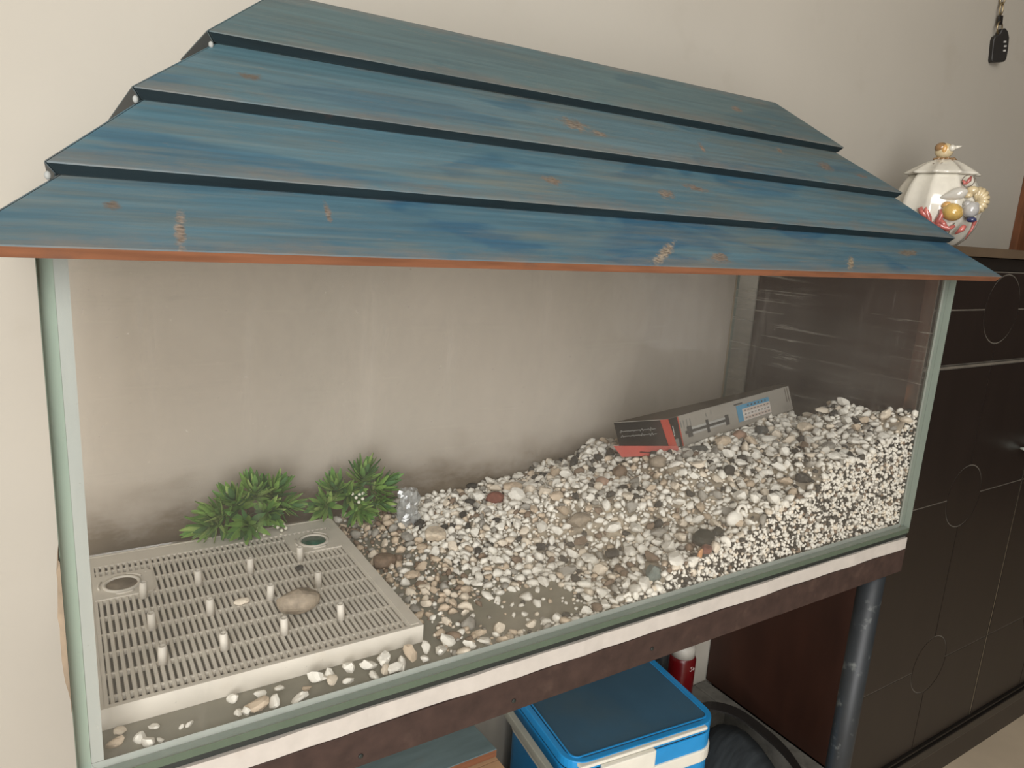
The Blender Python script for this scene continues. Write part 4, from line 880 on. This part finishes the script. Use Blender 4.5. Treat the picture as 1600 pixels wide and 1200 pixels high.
part(MB().box((-.030, .0, -.935), (-.017, CDp, -.917), 0, CM).box((-.030, .0, -.960), (-.001, .014, -.9355), 0, CM).box((-.030, CDp - .014, -.960), (-.001, CDp, -.9355), 0, CM), 'handle', M_COOLGREY, cool, .002)

cb = thing('cardboard_box', (0.40, 0.90, -1.259), 'plain brown cardboard box under the tank left of the cooler', 'box')
part(MB().box((0.20, 0.76, -1.259), (0.602, 1.08, -0.920)), 'body', M_CARTON, cb, .002)
part(MB().box((0.201, 0.761, -0.9195), (0.601, 0.905, -0.9165)), 'lid_flap', M_CARTON, cb); part(MB().box((0.201, 0.907, -0.9195), (0.601, 1.079, -0.9165)), 'lid_flap', M_CARTON, cb)
tag(MB().hexa([(.26, .913, -.916), (.602, .913, -.916), (.590, 1.062, -.916), (.26, 1.062, -.916), (.26, .913, -.900), (.602, .913, -.900), (.590, 1.062, -.900), (.26, 1.062, -.900)], [1, 0, 1, 1, 1, 1]).build('painted_plank', [M_PLANK, M_RAW], None, (.42, .99, -.916), .001, 1),
    'grey-teal painted plank with bare orange edges lying on the cardboard box', 'plank')

can = thing('spray_can', (1.190, 1.038, -1.1165), 'red spray can with a pale cap standing behind the cooler', 'can')
part(MB().lathe([(.030, 0), (.033, .003), (.033, .150), (.030, .158), (.025, .162)], 32, 0, (1.190, 1.038, -1.1165)), 'can_body', M_RED, can)
part(MB().lathe([(.029, .1585), (.029, .180), (.025, .188), (.012, .191), (.001, .1915)], 28, 0, (1.190, 1.038, -1.1165)), 'cap', M_CAP, can)
def ink(cx, z, pts, r=.0007):
    a0 = math.atan2(-1.038, -1.190)
    return [Vector((1.190 + .0336 * math.cos(a0 + cx + u / .033), 1.038 + .0336 * math.sin(a0 + cx + u / .033), z + v)) for u, v in pts]
m = MB()
m.tube(ink(.70, -.9800, [(.0075, .005), (.004, .0065), (.0015, .005), (.003, .0025), (.0055, .0005), (.005, -.003), (.002, -.004), (-.001, -.002)]), .0007, 5)
m.tube(ink(.70, -.9800, [(.0135, .0015), (.011, .002), (.009, -.001), (.0105, -.0035), (.013, -.002), (.0135, .0015), (.014, -.003), (.016, -.0025)]), .0007, 5)
part(m, 'script_lettering', M_WHITEINK, can)
m = MB()
for k, (z, n_) in enumerate(((-1.048, 6), (-1.058, 5))):
    for q in range(n_): m.tube(ink(.45, z, [(q * .0035, 0), (q * .0035 + .0012, .003), (q * .0035 + .0024, 0)]), .0004, 4)
part(m, 'small_lettering', M_WHITEINK, can)

# dark bag with a strap
bgm = MB(); nb, mbn = 30, 14; vs = []
for j in range(mbn + 1):
    tt = j / mbn
    for k in range(nb):
        a = k * 2 * math.pi / nb; q = (1 - tt ** 3) ** 0.5 if tt < 1 else .02
        rx, ry = .082 * q, .178 * q
        z = -1.259 + .205 * tt + .006 * math.sin(9 * a + 3 * tt) * (tt > .1) * (1 - tt)
        vs.append((1.198 + rx * math.cos(a) * (1 + .05 * math.sin(11 * a)), .860 + ry * .68 * math.sin(a) * (1 + .04 * math.sin(13 * a + 4 * tt)), z + .010 * math.sin(40 * ry * math.sin(a)) * tt * (1 - tt) * 3))
bgm.add(vs, [(j * nb + k, j * nb + (k + 1) % nb, (j + 1) * nb + (k + 1) % nb, (j + 1) * nb + k) for j in range(mbn) for k in range(nb)] + [tuple(range(nb))[::-1], tuple(mbn * nb + k for k in range(nb))], 0, True)
bag = thing('cloth_bag', (1.168, .845, -1.259), 'dark folded cloth bag slumped between the cooler and the ledge', 'bag')
part(bgm, 'body', M_CLOTH, bag)
stp0 = [(1.160, .985, -1.08), (1.205, .965, -1.055), (1.250, .92, -1.055), (1.280, .86, -1.075), (1.292, .79, -1.10), (1.290, .72, -1.15)]
stp = []
for i in range(5):
    a_, b_ = Vector(stp0[i]), Vector(stp0[i + 1]); m0 = (Vector(stp0[i + 1]) - Vector(stp0[max(0, i - 1)])) / 2; m1 = (Vector(stp0[min(5, i + 2)]) - a_) / 2
    for k in range(5 + (i == 4)):
        u = k / 5; stp.append(tuple(a_ * (2 * u**3 - 3 * u**2 + 1) + m0 * (u**3 - 2 * u**2 + u) + b_ * (3 * u**2 - 2 * u**3) + m1 * (u**3 - u**2)))
sm = MB(); vs = []
for i, p in enumerate(stp): vs += [(p[0] - .012, p[1] - .008, p[2]), (p[0] + .012, p[1] + .006, p[2] + .003), (p[0] + .012, p[1] + .006, p[2] - .001), (p[0] - .012, p[1] - .008, p[2] - .004)]
sm.add(vs, [(i * 4 + k, i * 4 + (k + 1) % 4, i * 4 + 4 + (k + 1) % 4, i * 4 + 4 + k) for i in range(len(stp) - 1) for k in range(4)] + [(0, 3, 2, 1), tuple((len(stp) - 1) * 4 + k for k in range(4))])
part(sm, 'strap', M_BLACK, bag)
